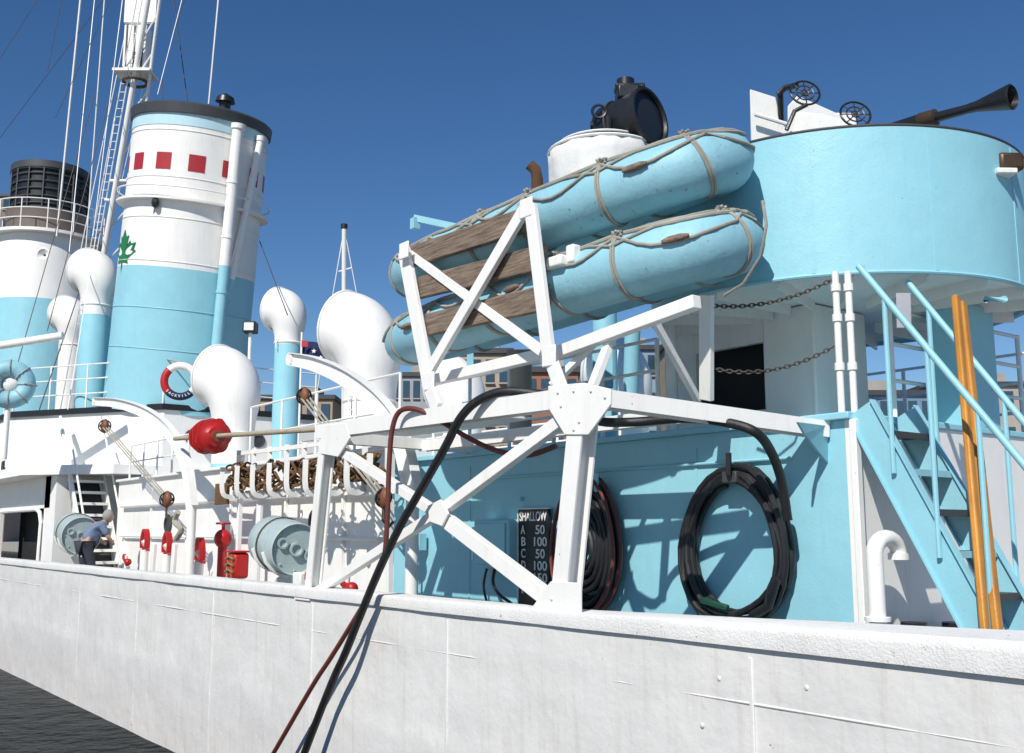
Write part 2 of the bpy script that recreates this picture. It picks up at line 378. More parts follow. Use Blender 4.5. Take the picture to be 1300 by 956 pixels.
def fpipe(ph,t0,t1,r,cap=True,lean=0):
    pts=[surf(sg*(ph+lean*(1-i/8)),t0+(t1-t0)*i/8,r+.05) for i in range(9)]
    up=[p for p,i in zip(pts,range(9)) if t0+(t1-t0)*i/8>=tsp-.02]; lowp=[p for p,i in zip(pts,range(9)) if t0+(t1-t0)*i/8<=tsp+.06]
    if len(up)>1: mk('steam_pipe', MB().tube(up,r,14), WHITE, FN)
    if len(lowp)>1: mk('steam_pipe', MB().tube(lowp,r*.995,14), CYAN, FN)
    mk('pipe_collar', MB().tube([pts[-1],pts[-1]+ax*.12],r*1.25,14), WHITE, FN)
    for f in (2,4,6): mk('pipe_clamp', MB().tube([pts[f],pts[f]+ax*.06],r*1.12,14), WHITE if t0+(t1-t0)*f/8>tsp else CYAN, FN)
fpipe(rad(27),.22,.93,.14); fpipe(rad(52),.38,.92,.09,lean=-.35)
cp=surf(sg*rad(20),1.0,-.25)
mk('pipe_cowl', MB().lathe(cp-ax*.1,ax,[(0,.14),(.25,.14),(.25,.24),(.38,.2),(.46,.05),(.47,0)],18), BLACK, FN)
mk('guy_wire', MB().tube([surf(sg*rad(-30),.66,.1), X(160,520,8.3)],.014,5), CHAINM, FN)
mk('guy_wire', MB().tube([surf(sg*rad(70),.6,.1), X(365,400,9.3)],.012,5), CHAINM, FN)
mk('pulley', MB().sph(surf(sg*rad(-30),.66,.1),.09,(1,1,1.5),8,6), BLACK, FN)
# ---------------------------------------------------------------- louvred tower forward
tb=X(44,520,9.4); tb.z=3.0; tc_=V((tb.x,tb.y,0)); dd=tb.dot(FW)
zt=lambda v: (D(44,v,dd)).z
TW=thing('louvred_tower','white and cyan round tower topped by a black louvred drum, far left','tower',tb)
mk('lower_casing', MB().lathe(tc_,ZU,[(3.0,2.15),(zt(385),1.98)],48), CYAN, TW)
mk('upper_casing', MB().lathe(tc_,ZU,[(zt(385),1.98),(zt(300),1.85),(zt(297),0)],48), WHITE, TW)
mk('platform', MB().lathe(tc_,ZU,[(zt(300),1.85),(zt(300),2.2),(zt(296),2.2),(zt(296),0)],48), WHITE, TW)
mk('louvre_base', MB().lathe(tc_,ZU,[(zt(297),1.5),(zt(268),1.5),(zt(262),1.55),(zt(262),0)],40), paint('brown_band',(.16,.13,.11),.6), TW)
mk('louvre_drum', MB().lathe(tc_,ZU,[(zt(262),1.36),(zt(212),1.36),(zt(210),1.45),(zt(200),1.45),(zt(198),0)],40), BLACK, TW)
for i in range(5): mk('louvre_ring', MB().torus((tc_.x,tc_.y,zt(256-i*10)),ZU,1.40,.035,40,6), DGREY, TW)
for i in range(16):
    g=2*pi*i/16; p=V((tc_.x+1.43*math.cos(g),tc_.y+1.43*math.sin(g),0)); mk('louvre_post', MB().cyl(p+ZU*zt(262),p+ZU*zt(205),.035,6), DGREY, TW)
mk('top_band', MB().lathe(tc_,ZU,[(zt(208),1.47),(zt(199),1.47)],40), DGREY, TW)
for i in range(14):
    g=2*pi*i/14; p=V((tc_.x+2.12*math.cos(g),tc_.y+2.12*math.sin(g),0)); mk('rail_post', MB().cyl(p+ZU*zt(296),p+ZU*(zt(296)+1.15),.025,6), WHITE, TW)
for q in (.4,.78,1.15): mk('rail_hoop', MB().torus((tc_.x,tc_.y,zt(296)+q),ZU,2.12,.022,48,6), WHITE, TW)
p=D(60,326,dd-2.2); mk('siren_horn', MB().lathe(p,-FH,[(0,.05),(.15,.1),(.35,.26),(.36,.2),(.2,.05)],18), CANVAS, TW)
# ---------------------------------------------------------------- mast
mb_=X(131,330,9.0); mt=X(198,-60,9.0)
MS=thing('mast','tall white raked lattice mast with ladder and boxed aerial','mast',V((mb_.x,mb_.y,3)))
dirm=(mt-mb_).normalized(); base=mb_-dirm*((mb_.z-3)/dirm.z)
mk('pole', MB().cyl(base,mt,.11,14,.08), WHITE, MS)
mk('leg', MB().cyl(base+RT*.8+FH*.5,mt+RT*.3,.065,12,.05), WHITE, MS)
for s in (-.30,-.58): mk('ladder_rail', MB().cyl(base+RT*s,mt+RT*s*.55,.02,6), WHITE, MS)
for i in range(44):
    t=.25+i*.0165; a=(base+RT*-.30).lerp(mt+RT*-.165,t); b_=(base+RT*-.58).lerp(mt+RT*-.32,t); mk('ladder_rung', MB().tube([a,b_],.012,5), WHITE, MS)
for i in range(9):
    t=.3+.075*i; mk('strut', MB().cyl(base.lerp(mt,t),(base+RT*.8+FH*.5).lerp(mt+RT*.3,t+.06),.028,6), WHITE, MS)
bx0=D(174,62,mb_.dot(FW)-.6)
R3=Matrix((RT,FH,ZU)).transposed()
mk('aerial_box', MB().box(bx0,(.70,.45,1.4),R3), WHITE, MS, bev=.03)
mk('aerial_top', MB().box(bx0+ZU*1.25+RT*.05,(1.0,.12,.8),R3), WHITE, MS, bev=.02)
for k in (-.25,0,.25): mk('aerial_rib', MB().box(bx0+RT*k-FH*.24,(.04,.04,1.4),R3), DGREY, MS)
mk('aerial_shelf', MB().box(bx0-ZU*.85,(1.15,.8,.08),R3), WHITE, MS)
mk('rope_coil', MB().torus(bx0-ZU*1.1,ZU,.35,.05,20,6), CHAINM, MS)
for z0,ww in ((258,.9),(235,.7)):
    p=base.lerp(mt,(D(150,z0,mb_.dot(FW)).z-3)/(mt.z-3)); mk('crosstree', MB().tube([p-RT*ww*.3,p+RT*ww],.05,8), WHITE, MS)
md=mb_.dot(FW)
def wire(u0,v0,d0,u1,v1,d1,r,mat): mk('rigging_wire', MB().tube([D(u0,v0,d0),D(u1,v1,d1)],r,5), mat, MS)
for a in ((104,-20,md,72,300,md,.035,WHITE),(134,-20,md,108,330,md,.022,WHITE),(82,-20,md-2,60,90,md-2,.01,CHAINM),(240,-20,md,215,60,md,.012,CHAINM),
          (218,-20,md,238,128,md,.016,CHAINM),(150,-20,md-3,70,150,md-3,.008,CHAINM),(0,175,md,150,-25,md,.01,CHAINM),(120,120,md,20,470,md-6,.012,CHAINM),
          (172,-20,md,100,330,md,.018,WHITE),(186,90,md,150,250,md,.012,WHITE),(60,-20,md,-10,90,md,.01,CHAINM),(140,120,md,60,420,md-5,.012,CHAINM),(128,290,md,50,520,md-8,.014,CHAINM),
          (122,-20,md-1,88,320,md-4,.014,WHITE),(158,-20,md-1,118,300,md-3,.014,WHITE),(206,100,md-1,212,240,md-5,.010,CHAINM),(236,-20,md-1,200,120,md-2,.012,WHITE),(146,150,md-1,86,520,md-9,.012,WHITE)): wire(*a)
p0=surf(sg*rad(15),1.0,-.4); mk('whip_aerial', MB().tube([D(265,132,p0.dot(FW)),D(279,-20,p0.dot(FW))],.022,6), WHITE, label='thin white whip aerial rising above the funnel top', cat='aerial')
# ---------------------------------------------------------------- cowl ventilators
def cowl(u,v,x,R,r,zb,zs,label,dirv=V((-.35,.94,0)),lowmat=None,group='cowl ventilators on the ship',k_=1.0):
    H=X(u,v,x); dirv=dirv.normalized(); t=thing('cowl_ventilator',label,'ventilator',V((H.x,H.y,zb)))
    P0=V((H.x,H.y,H.z-1.45*R*k_))-dirv*.24*R
    zs=min(max(zs,zb+.05),P0.z-.1)
    if zs>zb+.1: mk('lower_trunk', MB().lathe(V((P0.x,P0.y,0)),ZU,[(zb,r*1.15),(zb+.06,r*1.15),(zb+.07,r*1.01),(zs,r*1.01)],28), lowmat or CYAN, t)
    pts=[V((P0.x,P0.y,max(zb,zs-.005)))]; rr=[r]
    for k in range(0,21):
        f=k/20; a=rad(76)*max(0,(f-.32)/.68)**1.3
        if k==0: cur=P0.copy()
        else: cur=cur+(ZU*math.cos(a)+dirv*math.sin(a))*(2.2*R*k_/20)
        s=min(1,f/.88); s=s*s*(3-2*s); rr.append(r*1.02+(R*.97-r)*s); pts.append(cur.copy())
    e=(pts[-1]-pts[-2]).normalized(); pts+= [pts[-1]+e*.06*R, pts[-1]+e*.07*R]; rr+=[R*.98,R*.92]
    pts.append(pts[-1]-e*.3*R); rr.append(R*.88)
    mk('cowl', MB().tube(pts,rr,32,cap=False), WHITE, t, ang=60)
    mk('mouth_rim', MB().torus(pts[-3],e,R*.98,.03*R+.01,36,6), WHITE, t)
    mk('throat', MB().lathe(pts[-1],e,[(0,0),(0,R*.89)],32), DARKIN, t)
    mk('collar', MB().torus(V((P0.x,P0.y,P0.z-.05)),ZU,r*1.02,.025,28,6), WHITE, t)
    for s in (-1,1):
        sd=dirv.cross(ZU)*s; q=P0+sd*(r*1.02)
        mk('handle', MB().tube([q,q+sd*.08,q+sd*.08-ZU*.22,q-ZU*.22],.014,6), WHITE, t)
    return t
cowl(120,352,7.4,.62,.38,1.16,X(125,398,7.4).z,'white cowl ventilator on tall cyan trunk, left of the funnel',k_=.85)
cowl(90,405,9.5,.66,.42,3.0,3.1,'white cowl ventilator half hidden behind the tall cyan trunk')
cowl(292,490,7.9,.63,.40,1.16,X(290,590,7.9).z,'broad white cowl ventilator behind the red ribbed drum')
cowl(362,400,10.3,.53,.31,1.16,X(358,432,10.3).z,'small white cowl ventilator on cyan trunk right of the funnel',k_=.85)
cowl(462,432,8.2,.62,.42,1.16,1.17,'largest white cowl ventilator, between the funnel and the floats',k_=1.1)
cowl(580,497,8.6,.44,.28,.93,.94,'low white cowl ventilator peeping over the frame beam')
cowl(785,478,10.2,.50,.29,.93,.94,'white cowl ventilator seen beneath the cyan floats')
# ---------------------------------------------------------------- float platform frame
FRM=thing('platform_frame','white braced steel frame standing on the rail and carrying the floats','frame',V((5.1,7.7,-.58)))
def mem(name,a,b_,w_,t_=.09,n=(1,0,0),mat=WHITE,par=None): return mk(name, MB().bar(a,b_,w_,t_,n), mat, par or FRM, bev=.006)
def Ibeam(name,a,b_,w_,dep,n=V((1,0,0)),par=None):
    a=V(a); b_=V(b_); d=(b_-a).normalized(); n=V(n); n=(n-d*n.dot(d)).normalized()
    m_=MB().bar(a-n*dep/2,b_-n*dep/2,w_,.016,n).bar(a+n*dep/2,b_+n*dep/2,w_,.016,n).bar(a,b_,.016,dep-.017,n)
    return mk(name,m_,WHITE,par or FRM)
P=lambda u,v,x=5.1: X(u,v,x)
main_b=P(716,785); main_t=P(742,520)
Ibeam('post',main_b,main_t,.17,.14)
far_b=P(396,762); far_t=P(417,552); Ibeam('post',far_b,far_t,.13,.12)
Ibeam('beam',P(712,508),P(408,549),.15,.14)
z1=P(742,508).z
e0=P(758,506); e1=X(1046,546,7.0); Ibeam('beam',e0,e1,.13,.13,(0,1,0))
Ibeam('beam',V((5.15,far_t.y,far_t.z-.03)),V((7.2,far_t.y,far_t.z-.05)),.12,.12,(0,1,0))
nd=P(556,652)
mem('brace',nd,P(722,528),.10,.08); mem('brace',nd,P(700,762),.13,.08); mem('brace',nd,P(402,752),.09,.08); mem('brace',nd,P(424,566),.09,.08)
mk('gusset', MB().plate([P(q[0],q[1],5.02) for q in ((697,490),(742,486),(776,494),(776,514),(748,552),(718,552),(697,518))],(1,0,0),.02), WHITE, FRM, bev=.004)
mk('gusset', MB().plate([P(q[0],q[1],5.02) for q in ((668,783),(738,783),(738,740),(700,738))],(1,0,0),.02), WHITE, FRM, bev=.004)
mk('gusset', MB().plate([P(q[0],q[1],5.04) for q in ((544,642),(560,634),(570,652),(562,668),(546,662))],(1,0,0),.02), WHITE, FRM, bev=.004)
mk('gusset', MB().plate([P(q[0],q[1],5.03) for q in ((408,540),(440,537),(445,556),(430,580),(408,576))],(1,0,0),.02), WHITE, FRM, bev=.004)
for (u,v) in ((708,498),(728,496),(750,496),(768,504),(712,515),(735,535),(728,545),(684,776),(700,776),(716,776),(700,760)):
    mk('gusset_bolt', MB().sph(P(u,v,5.005),.013,(.8,1,1),8,6), WHITE, FRM)
mk('wall_bracket', MB().plate([X(1012,536,6.4),X(1050,541,7.0),X(1050,588,7.0),X(1020,550,6.6)],(0,1,0),.02), CYAN, FRM)
mk('foot_plate', MB().box(main_b+V((0,0,.02)),(.26,.5,.025)), WHITE, FRM)
mk('foot_plate', MB().box(far_b+V((0,0,.02)),(.24,.35,.025)), WHITE, FRM)
Ibeam('beam',V((6.3,main_t.y+.2,z1-.02)),V((6.3,far_t.y,z1-.02)),.12,.1)
mk('clamp_plate', MB().box(X(532,688,6.9),(.1,.18,.2)), CYAN, FRM)
mk('platform_plate', MB().span((5.3,7.4,z1+.055),(5.95,far_t.y-.2,z1+.075)), WHITE, FRM)
SK=thing('float_cradle','white angled skid cradle and A shaped struts holding the two floats','cradle',V((5.3,7.5,z1)))
q=5.28
Q=lambda u,v,x=q: X(u,v,x)
mem('skid_beam',X(690,455,5.5),X(885,383,5.5),.10,.09,par=SK)
mem('skid_beam',X(545,484,5.5),X(690,450,5.5),.10,.09,par=SK)
mem('strut',Q(513,318),Q(545,488),.17,.05,par=SK); mem('strut',Q(668,262),Q(540,480,5.24),.12,.05,par=SK)
mem('strut',Q(674,262,5.22),Q(697,452,5.22),.13,.05,par=SK); mem('strut',Q(517,320,5.33),Q(688,446,5.33),.09,.04,par=SK)
mem('strut',Q(541,482),P(556,520),.14,.05,par=SK); mem('strut',Q(697,450),P(715,500),.12,.05,par=SK)
mem('strut',X(778,424,5.6),X(752,492,5.3),.08,.06,par=SK); mem('strut',X(828,402,5.9),X(886,508,6.6),.07,.05,par=SK); mem('strut',X(760,430,5.7),X(700,490,5.4),.06,.05,par=SK)
mem('strut',X(897,374,6.3),X(897,508,6.5),.13,.05,par=SK)
mk('foot_pad', MB().box(X(715,335,5.5),(.25,.22,.1)).box(X(728,323,5.5),(.1,.1,.16)), WHITE, SK, bev=.02)
for (u,v) in ((513,318),(545,484),(668,264),(697,452)):
    mk('bolt_plate', MB().box(Q(u,v,5.2),(.02,.17,.17)), WHITE, SK, bev=.01)
for a,b_,lab in (((524,326),(668,279),'topmost weathered wooden board fixed outside the floats'),((532,366),(692,326),'middle weathered wooden board fixed outside the floats'),((542,413),(697,377),'lowest weathered wooden board fixed outside the floats')):
    m_=MB().bar(X(*a,5.36),X(*b_,5.36),.22,.06); mk('fender_board', m_, WOOD, label=lab, cat='board', group='wooden fender boards', bev=.01)
# ---------------------------------------------------------------- floats
def carley(zr,zl,y0,y1,label,phase=0,tilt=.3):
    r=.266; b_=.56; a=(y1-y0)/2-r; yc=(y0+y1)/2; xo=5.68; xc=xo+b_; n=2.9
    def cen(s):
        cs,sn=math.cos(s),math.sin(s)
        yy=yc-a*math.copysign(abs(cs)**(2/n),cs); xx=xc-b_*math.copysign(abs(sn)**(2/n),sn)
        t=(yy-y0)/(y1-y0); return V((xx,yy,zr+(zl-zr)*t+tilt*(xx-xo)))
    raw=[cen(2*pi*i/720) for i in range(720)]
    acc=[0]
    for i in range(720): acc.append(acc[-1]+(raw[(i+1)%720]-raw[i]).length)
    K=120; pts=[]; j=0
    for i in range(K):
        s=acc[-1]*i/K
        while acc[j+1]<s: j+=1
        pts.append(raw[j].lerp(raw[(j+1)%720],(s-acc[j])/max(1e-6,acc[j+1]-acc[j])))
    t=thing('life_float',label,'life float',V((xc,yc,min(zr,zl)-r)))
    mk('buoyancy_tube', MB().tube(pts,r,24,closed=True), FLOATC, t, ang=70)
    L=acc[-1]
    def at(s):
        s=(s%L)/L*K; i=int(s)%K; return pts[i].lerp(pts[(i+1)%K],s-int(s)), (pts[(i+1)%K]-pts[i]).normalized()
    gap=L/12; ws=[]
    for i in range(12):
        s=phase+gap*i+random.uniform(-.12,.12); ws.append(s); c,tg=at(s)
        m_=MB()
        tl=(tg+V((random.uniform(-.15,.15),random.uniform(-.15,.15),random.uniform(-.25,.25)))).normalized()
        m_.torus(c-tg*.012,tl,r+.009,.0115,28,6); m_.torus(c+tg*.012,tl,r+.009,.0115,28,6)
        mk('lashing', m_, ROPE, t)
    def outw(c,tg):
        out=V((tg.y,-tg.x,0)).normalized()
        return -out if (c+out*.1-V((xc,yc,c.z))).length<(c-V((xc,yc,c.z))).length else out
    for lay in range(4):
        line=[]
        for i in range(12):
            s0=ws[i]; s1=ws[(i+1)%12]+(L if i==11 else 0); am=random.uniform(.7,1.25)
            for k in range(8):
                f=k/8; c,tg=at(s0+(s1-s0)*f); out=outw(c,tg)
                th=(rad(48)-rad(42)*am*math.sin(pi*f),rad(62)-rad(14)*am*math.sin(pi*f),rad(85)+rad(8)*math.sin(2*pi*f),(rad(25)+rad(55)*f if i%2 else rad(80)-rad(55)*f))[lay]
                line.append(c+(out*math.cos(th)+ZU*math.sin(th))*(r+.014))
        mk('grab_rope', MB().tube(line,(.014,.018,.013,.012)[lay],7,closed=True), ROPE, t)
    for s,th in ((ws[0]+gap*.15,70),(ws[1],55),(ws[2],60),(ws[3],65)):
        c,tg=at(s); out=outw(c,tg); kp=c+(out*math.cos(rad(th))+ZU*math.sin(rad(th)))*(r+.02)
        mk('rope_knot', MB().tube([kp+tg*(.05*math.sin(i*1.7))+ZU*(.03*math.cos(i*2.3))+out*(.025*math.sin(i*3.1+1)) for i in range(22)],.014,6), ROPE, t)
    for i in range(0,12,2):
        c,tg=at(ws[i]+gap*.5); out=outw(c,tg)
        c=c+(out*math.cos(rad(6))+ZU*math.sin(rad(6)))*(r+.025)
        mk('hand_grip', MB().tube([c-tg*.11,c-tg*.05,c+tg*.05,c+tg*.11],[.014,.03,.03,.014],10), WOOD, t)
    m_=MB()
    for i in range(18):
        yy=y0+r*2+(y1-y0-4*r)*i/17; tt=(yy-y0)/(y1-y0)
        m_.bar(V((xo+.1,yy,zr+(zl-zr)*tt-.1)),V((xo+2*b_-.1,yy,zr+(zl-zr)*tt-.1+tilt*(2*b_-.2))),.09,.03,V((0,0,1)))
    mk('slatted_floor', m_, WOOD, t)
    m_=MB()
    for i in range(10):
        a0,_=at(ws[0]+L*(.03+.028*i)); b0,_=at(L-(L*(.03+.028*i))+ws[0])
        m_.tube([a0+ZU*(r+.02),(a0+b0)/2+ZU*(r-.03),b0+ZU*(r+.02)],.012,5)
    mk('rope_net', m_, ROPE, t)
    return t
carley(2.16,2.0,5.08,10.0,'lower cyan float lashed with pale rope on the white cradle',tilt=.27)
carley(2.80,2.74,5.16,9.9,'upper cyan float lashed with pale rope, stacked on top',.2,tilt=.38)
mk('rope_tail', MB().tube([X(968,255,5.75),X(973,285,5.75),X(966,325,5.8),X(944,360,5.85),X(920,375,5.95)],.012,7), ROPE, label='loose pale rope hanging from the right end of the floats', cat='rope')
# ---------------------------------------------------------------- gun platform
GC=V((8.64,5.96,0)); GR=1.80
GP=thing('gun_platform','large round cyan gun tub raised above the deckhouse','gun platform',V((GC.x,GC.y,.93)))
mk('tub_wall', MB().lathe(GC,ZU,[(2.10,GR),(3.37,GR),(3.37,GR-.03),(2.10,GR-.03),(2.10,GR)],96), CYAN, GP)
mk('top_rim', MB().torus(GC+ZU*3.38,ZU,GR-.012,.018,96,8), DGREY, GP)
mk('tub_floor', MB().lathe(GC,ZU,[(2.14,0),(2.14,GR-.031),(2.2,GR-.031),(2.2,0)],64), WHITE, GP)
mk('bottom_flange', MB().torus(GC+ZU*2.11,ZU,GR+.004,.016,96,6), CYAN, GP)
for i in range(18):
    g=2*pi*i/18; d=V((math.cos(g),math.sin(g),0)); mk('floor_rib', MB().bar(GC+d*.7+ZU*2.09,GC+d*(GR-.05)+ZU*2.09,.02,.1,ZU), WHITE, GP)
for g in (-150,-118,-86,-54,178):
    d=V((math.cos(rad(g)),math.sin(rad(g)),0)); mk('seam_strip', MB().bar(GC+d*(GR+.002)+ZU*2.13,GC+d*(GR+.002)+ZU*3.35,.03,.006,d), CYAN, GP)
for g,z in ((-72,3.0),(-76,2.75),(-72,2.5)):
    d=V((math.cos(rad(g)),math.sin(rad(g)),0)); mk('rim_lug', MB().box(GC+d*(GR+.02)+ZU*z,(.05,.05,.05)), CYAN, GP, bev=.006)
mk('support_column', MB().span((8.84,4.78,.93),(9.48,5.1,2.10)), CYAN, GP, bev=.02)
mk('column_handle', MB().tube([D(1252,380,8.75),D(1252,380,8.55),D(1275,380,8.55),D(1275,380,8.8)],.03,8), CYAN, GP)
mk('support_column', MB().cyl((7.5,7.1,.93),(7.5,7.1,2.1),.06,12), WHITE, GP)
mk('support_column', MB().cyl((9.9,6.6,.93),(9.9,6.6,2.1),.08,12), WHITE, GP)
mk('pedestal', MB().span((8.0,5.75,.93),(8.85,6.35,2.13)), WHITE, GP, bev=.02)
mk('shelter_wall', MB().span((8.03,6.36,.93),(8.1,7.7,1.18)).span((8.03,6.36,1.85),(8.1,7.7,2.13)).span((8.03,7.25,1.18),(8.1,7.7,1.85)), WHITE, GP)
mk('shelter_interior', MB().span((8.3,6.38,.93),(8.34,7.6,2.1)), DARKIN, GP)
t=thing('floodlight','brown cased floodlight fixed to the right rim of the gun tub','lamp',D(1278,214,9.0))
R4=Matrix.Rotation(rad(-35),3,'Z')
mk('lamp_body', MB().box(D(1276,210,9.0),(.22,.26,.16),R4), BRASS, t, bev=.03); mk('lamp_glass', MB().box(D(1272,221,8.9),(.18,.2,.05),R4), CANVAS, t, bev=.01); mk('bracket', MB().tube([D(1278,213,9.0),D(1288,200,9.6)],.02,6), BLACK, t)
# gun
g0=D(1120,168,9.9); g1=D(1288,122,8.9)
t=thing('gun_barrel','dark gun barrel with flared muzzle pointing right above the tub','gun',g0)
d=(g1-g0).normalized(); L=(g1-g0).length
mk('barrel', MB().lathe(g0,d,[(0,0),(0,.06),(L*.30,.075),(L*.32,.05),(L*.7,.042)],20), BLACK, t)
mk('muzzle_cone', MB().lathe(g0,d,[(L*.68,.045),(L*.74,.05),(L*.98,.115),(L*.99,.10),(L*.8,.04)],24), BLACK, t)
mk('recoil_sleeve', MB().lathe(g0,d,[(L*.3,.055),(L*.31,.082),(L*.43,.082),(L*.44,.05)],20), BRASS, t)
t=thing('gun_shield','white steel gun shield plates rising above the tub rim','shield',D(1010,165,9.8))
n_=FH
mk('shield_plate', MB().plate([D(u,v,9.7) for u,v in ((952,114),(984,124),(990,152),(1000,168),(1000,200),(954,200))],n_,.03), WHITE, t, bev=.006)
mk('shield_plate', MB().plate([D(u,v,9.9) for u,v in ((1000,135),(1012,122),(1070,148),(1084,166),(1084,200),(1000,200))],n_,.03), WHITE, t, bev=.006)
mk('shield_arm', MB().tube([D(958,145,9.6),D(1000,158,9.6)],.02,8), WHITE, t)
mk('mount_block', MB().box(D(1040,185,10.1),(.6,.5,.5),R4), WHITE, t, bev=.03)
def sight(u,v,d,R,label):
    c=D(u,v,d); ax_=(V((-.5,-.7,.25))).normalized(); t=thing('ring_sight',label,'gun sight',c-ZU*R,group=None)
    a,b_=perp(ax_)
    mk('outer_ring', MB().torus(c,ax_,R,.011,28,6), BLACK, t); mk('inner_ring', MB().torus(c,ax_,R*.6,.007,24,5), BLACK, t); mk('inner_ring', MB().torus(c,ax_,R*.25,.007,16,5), BLACK, t)
    m_=MB()
    for i in range(4): g=pi*i/4; m_.tube([c-(a*math.cos(g)+b_*math.sin(g))*R,c+(a*math.cos(g)+b_*math.sin(g))*R],.006,5)
    mk('cross_wire', m_, BLACK, t); mk('sight_arm', MB().tube([c-b_*R, c-b_*(R+.05)+RT*-.12-ZU*.02, c-b_*(R+.05)+RT*-.2-ZU*.2],.02,8), BLACK, t)
sight(1022,118,9.4,.135,'left black wire ring sight above the white shield'); sight(1086,145,9.2,.135,'right black wire ring sight just above the tub rim')
mk('sight_bracket', MB().tube([D(988,120,9.6),D(996,112,9.6),D(1012,108,9.5)],.03,8).tube([D(990,116,9.6),D(992,155,9.7)],.03,8), BLACK, label='black bent sight bracket on the white gun shield', cat='bracket')
# ---------------------------------------------------------------- ladder
LD=thing('deck_ladder','cyan inclined steel ladder with pipe handrails on the right','ladder',V((7.3,3.9,-1.6)))
def lad(x,yt,zt_,):
    dirl=V((0,-.83,-1.577)).normalized(); a=V((x,yt,zt_)); b_=a+dirl*((zt_+1.6)/-dirl.z); return a,b_,dirl
aL,bL,dl=lad(7.0,4.63,.95); aR,bR,_=lad(7.60,4.63,.95)
for a,b_ in ((aL,bL),(aR,bR)):
    m_=MB().bar(a,b_,.24,.012,V((1,0,0))); q_=dl.cross(V((1,0,0))).normalized()
    m_.bar(a+q_*.12,b_+q_*.12,.012,.07,V((1,0,0))).bar(a-q_*.12,b_-q_*.12,.012,.07,V((1,0,0)))
    mk('stringer', m_, CYAN, LD)
for i in range(8):
    t_=.08+i*.118; c=(aL.lerp(bL,t_)+aR.lerp(bR,t_))/2; mk('tread', MB().box(c,(.585,.22,.03)), DGREY, LD, bev=.003)
    mk('tread_nosing', MB().box(c+V((0,-.118,-.008)),(.585,.012,.05)), CYAN if i%2 else DGREY, LD)
for x,pt in ((6.97,[(1090,338),(1100,350),(1300,590)]),(7.65,[(1152,358),(1163,366),(1320,560)])):
    a=X(*pt[0],x); b_=X(*pt[2],x); b2=a.lerp(b_,1.25)
    mk('handrail', MB().tube([a,b2],.026,10), CYAN, LD)
    src=(aL,bL) if x<7.3 else (aR,bR)
    for f in (.14,.36,.6):
        p=a.lerp(b2,f); tt=(src[0].y-p.y)/(src[0].y-src[1].y); tt=max(0,min(1,tt)); qd=src[0].lerp(src[1],tt); mk('stanchion', MB().tube([p,V((x,p.y,max(qd.z,-1.6)))],.02,8), CYAN, LD)
for u,lab in ((1060,'left white pipe post at the head of the ladder'),(1076,'right white pipe post at the head of the ladder')):
    a=X(u,345,7.12 if u>1065 else 7.05); t=thing('pipe_post',lab,'post',V((a.x,a.y,.93)),'white pipe posts at the ladder head')
    mk('tube', MB().cyl(V((a.x,a.y,.93)),V((a.x,a.y,a.z)),.028,12), WHITE, t)
    for z in (.35,.75,1.0): 
        if .93+z<a.z: mk('collar', MB().cyl(V((a.x,a.y,.93+z)),V((a.x,a.y,.99+z)),.04,12), WHITE, t)
t=railing('ladder_head_railing','white pipe railing behind the cyan handrails at right',[Yp(1136,530,5.2),Yp(1300,547,5.2)],1.02,(.34,.68,1.0),.9,WHITE,r=.02)
mk('paper_notice', MB().plate([X(u,v,7.15) for u,v in ((1138,372),(1156,372),(1157,416),(1139,416))],(1,0,0),.01), paint('notice_paper',(.45,.47,.52),.7,.2), label='small grey notice card hanging at the top of the ladder', cat='notice')
for i,(ua,ub,rr_) in enumerate(((1213,1250,.032),(1221,1266,.036))):
    a=Yp(ua,376+i*8,4.12); b_=Yp(ub,795,3.62); b_=a+(b_-a)*((a.z+1.6)/(a.z-b_.z))
    mk('wooden_spar', MB().bar(b_,a,rr_*2.2,rr_*1.6,(0,1,0)), YELLOW, label=['left','right'][i]+' orange varnished wooden spar leaning in front of the cyan ladder', cat='spar', group='wooden spars at the ladder', bev=.015)
# gooseneck
xg=Yp(1113,760,4.45); g_=V((xg.x,xg.y,-1.6)); zt_=Yp(1113,690,4.45).z
t=thing('gooseneck_vent','white bent gooseneck vent pipe beside the ladder foot','vent pipe',g_)
pts=[g_,V((g_.x,g_.y,zt_-.08))]+[V((g_.x+.16*(1-math.cos(rad(k*18))),g_.y,zt_-.08+.12*math.sin(rad(k*18)))) for k in range(1,10)]
pts.append(pts[-1]-ZU*.05)
mk('pipe', MB().tube(pts,.062,16), WHITE, t); mk('flange', MB().cyl(g_+ZU*.95,g_+ZU*.98,.095,16), WHITE, t); mk('flange', MB().cyl(pts[-1]-ZU*.03,pts[-1]+ZU*.02,.078,16), WHITE, t)
for u in (1160,1212): 
    p=Yp(u,790,4.55); mk('deck_bollard', MB().cyl(V((p.x,p.y,-1.6)),V((p.x,p.y,p.z)),.1,16), BLACK, label='low black bollard at the foot of the white wall, '+('left' if u==1160 else 'right')+' of two', cat='bollard', group='black bollards by the aft wall')
# ---------------------------------------------------------------- chains
def chain(a,b_,sag,label,name='safety_chain'):
    L=(b_-a).length; k=int(L/.038); m_=MB()
    P_=[a.lerp(b_,i/k)-ZU*sag*4*(i/k)*(1-i/k) for i in range(k+1)]
    for i in range(k):
        c=(P_[i]+P_[i+1])/2; d=(P_[i+1]-P_[i]).normalized(); s,u_=perp(d); nrm=s if i%2 else u_; o=nrm.cross(d)
        m_.tube([c+d*math.cos(2*pi*j/10)*.029+o*math.sin(2*pi*j/10)*.015 for j in range(10)],.0055,5,closed=True)
    mk(name,m_,CHAINM,label=label,cat='chain',group='safety chains under the gun tub')
chain(X(1058,354,7.05),X(905,388,6.5),.08,'upper safety chain hanging between the white posts'); chain(X(1058,440,7.05),X(905,468,6.5),.10,'lower safety chain hanging between the white posts')
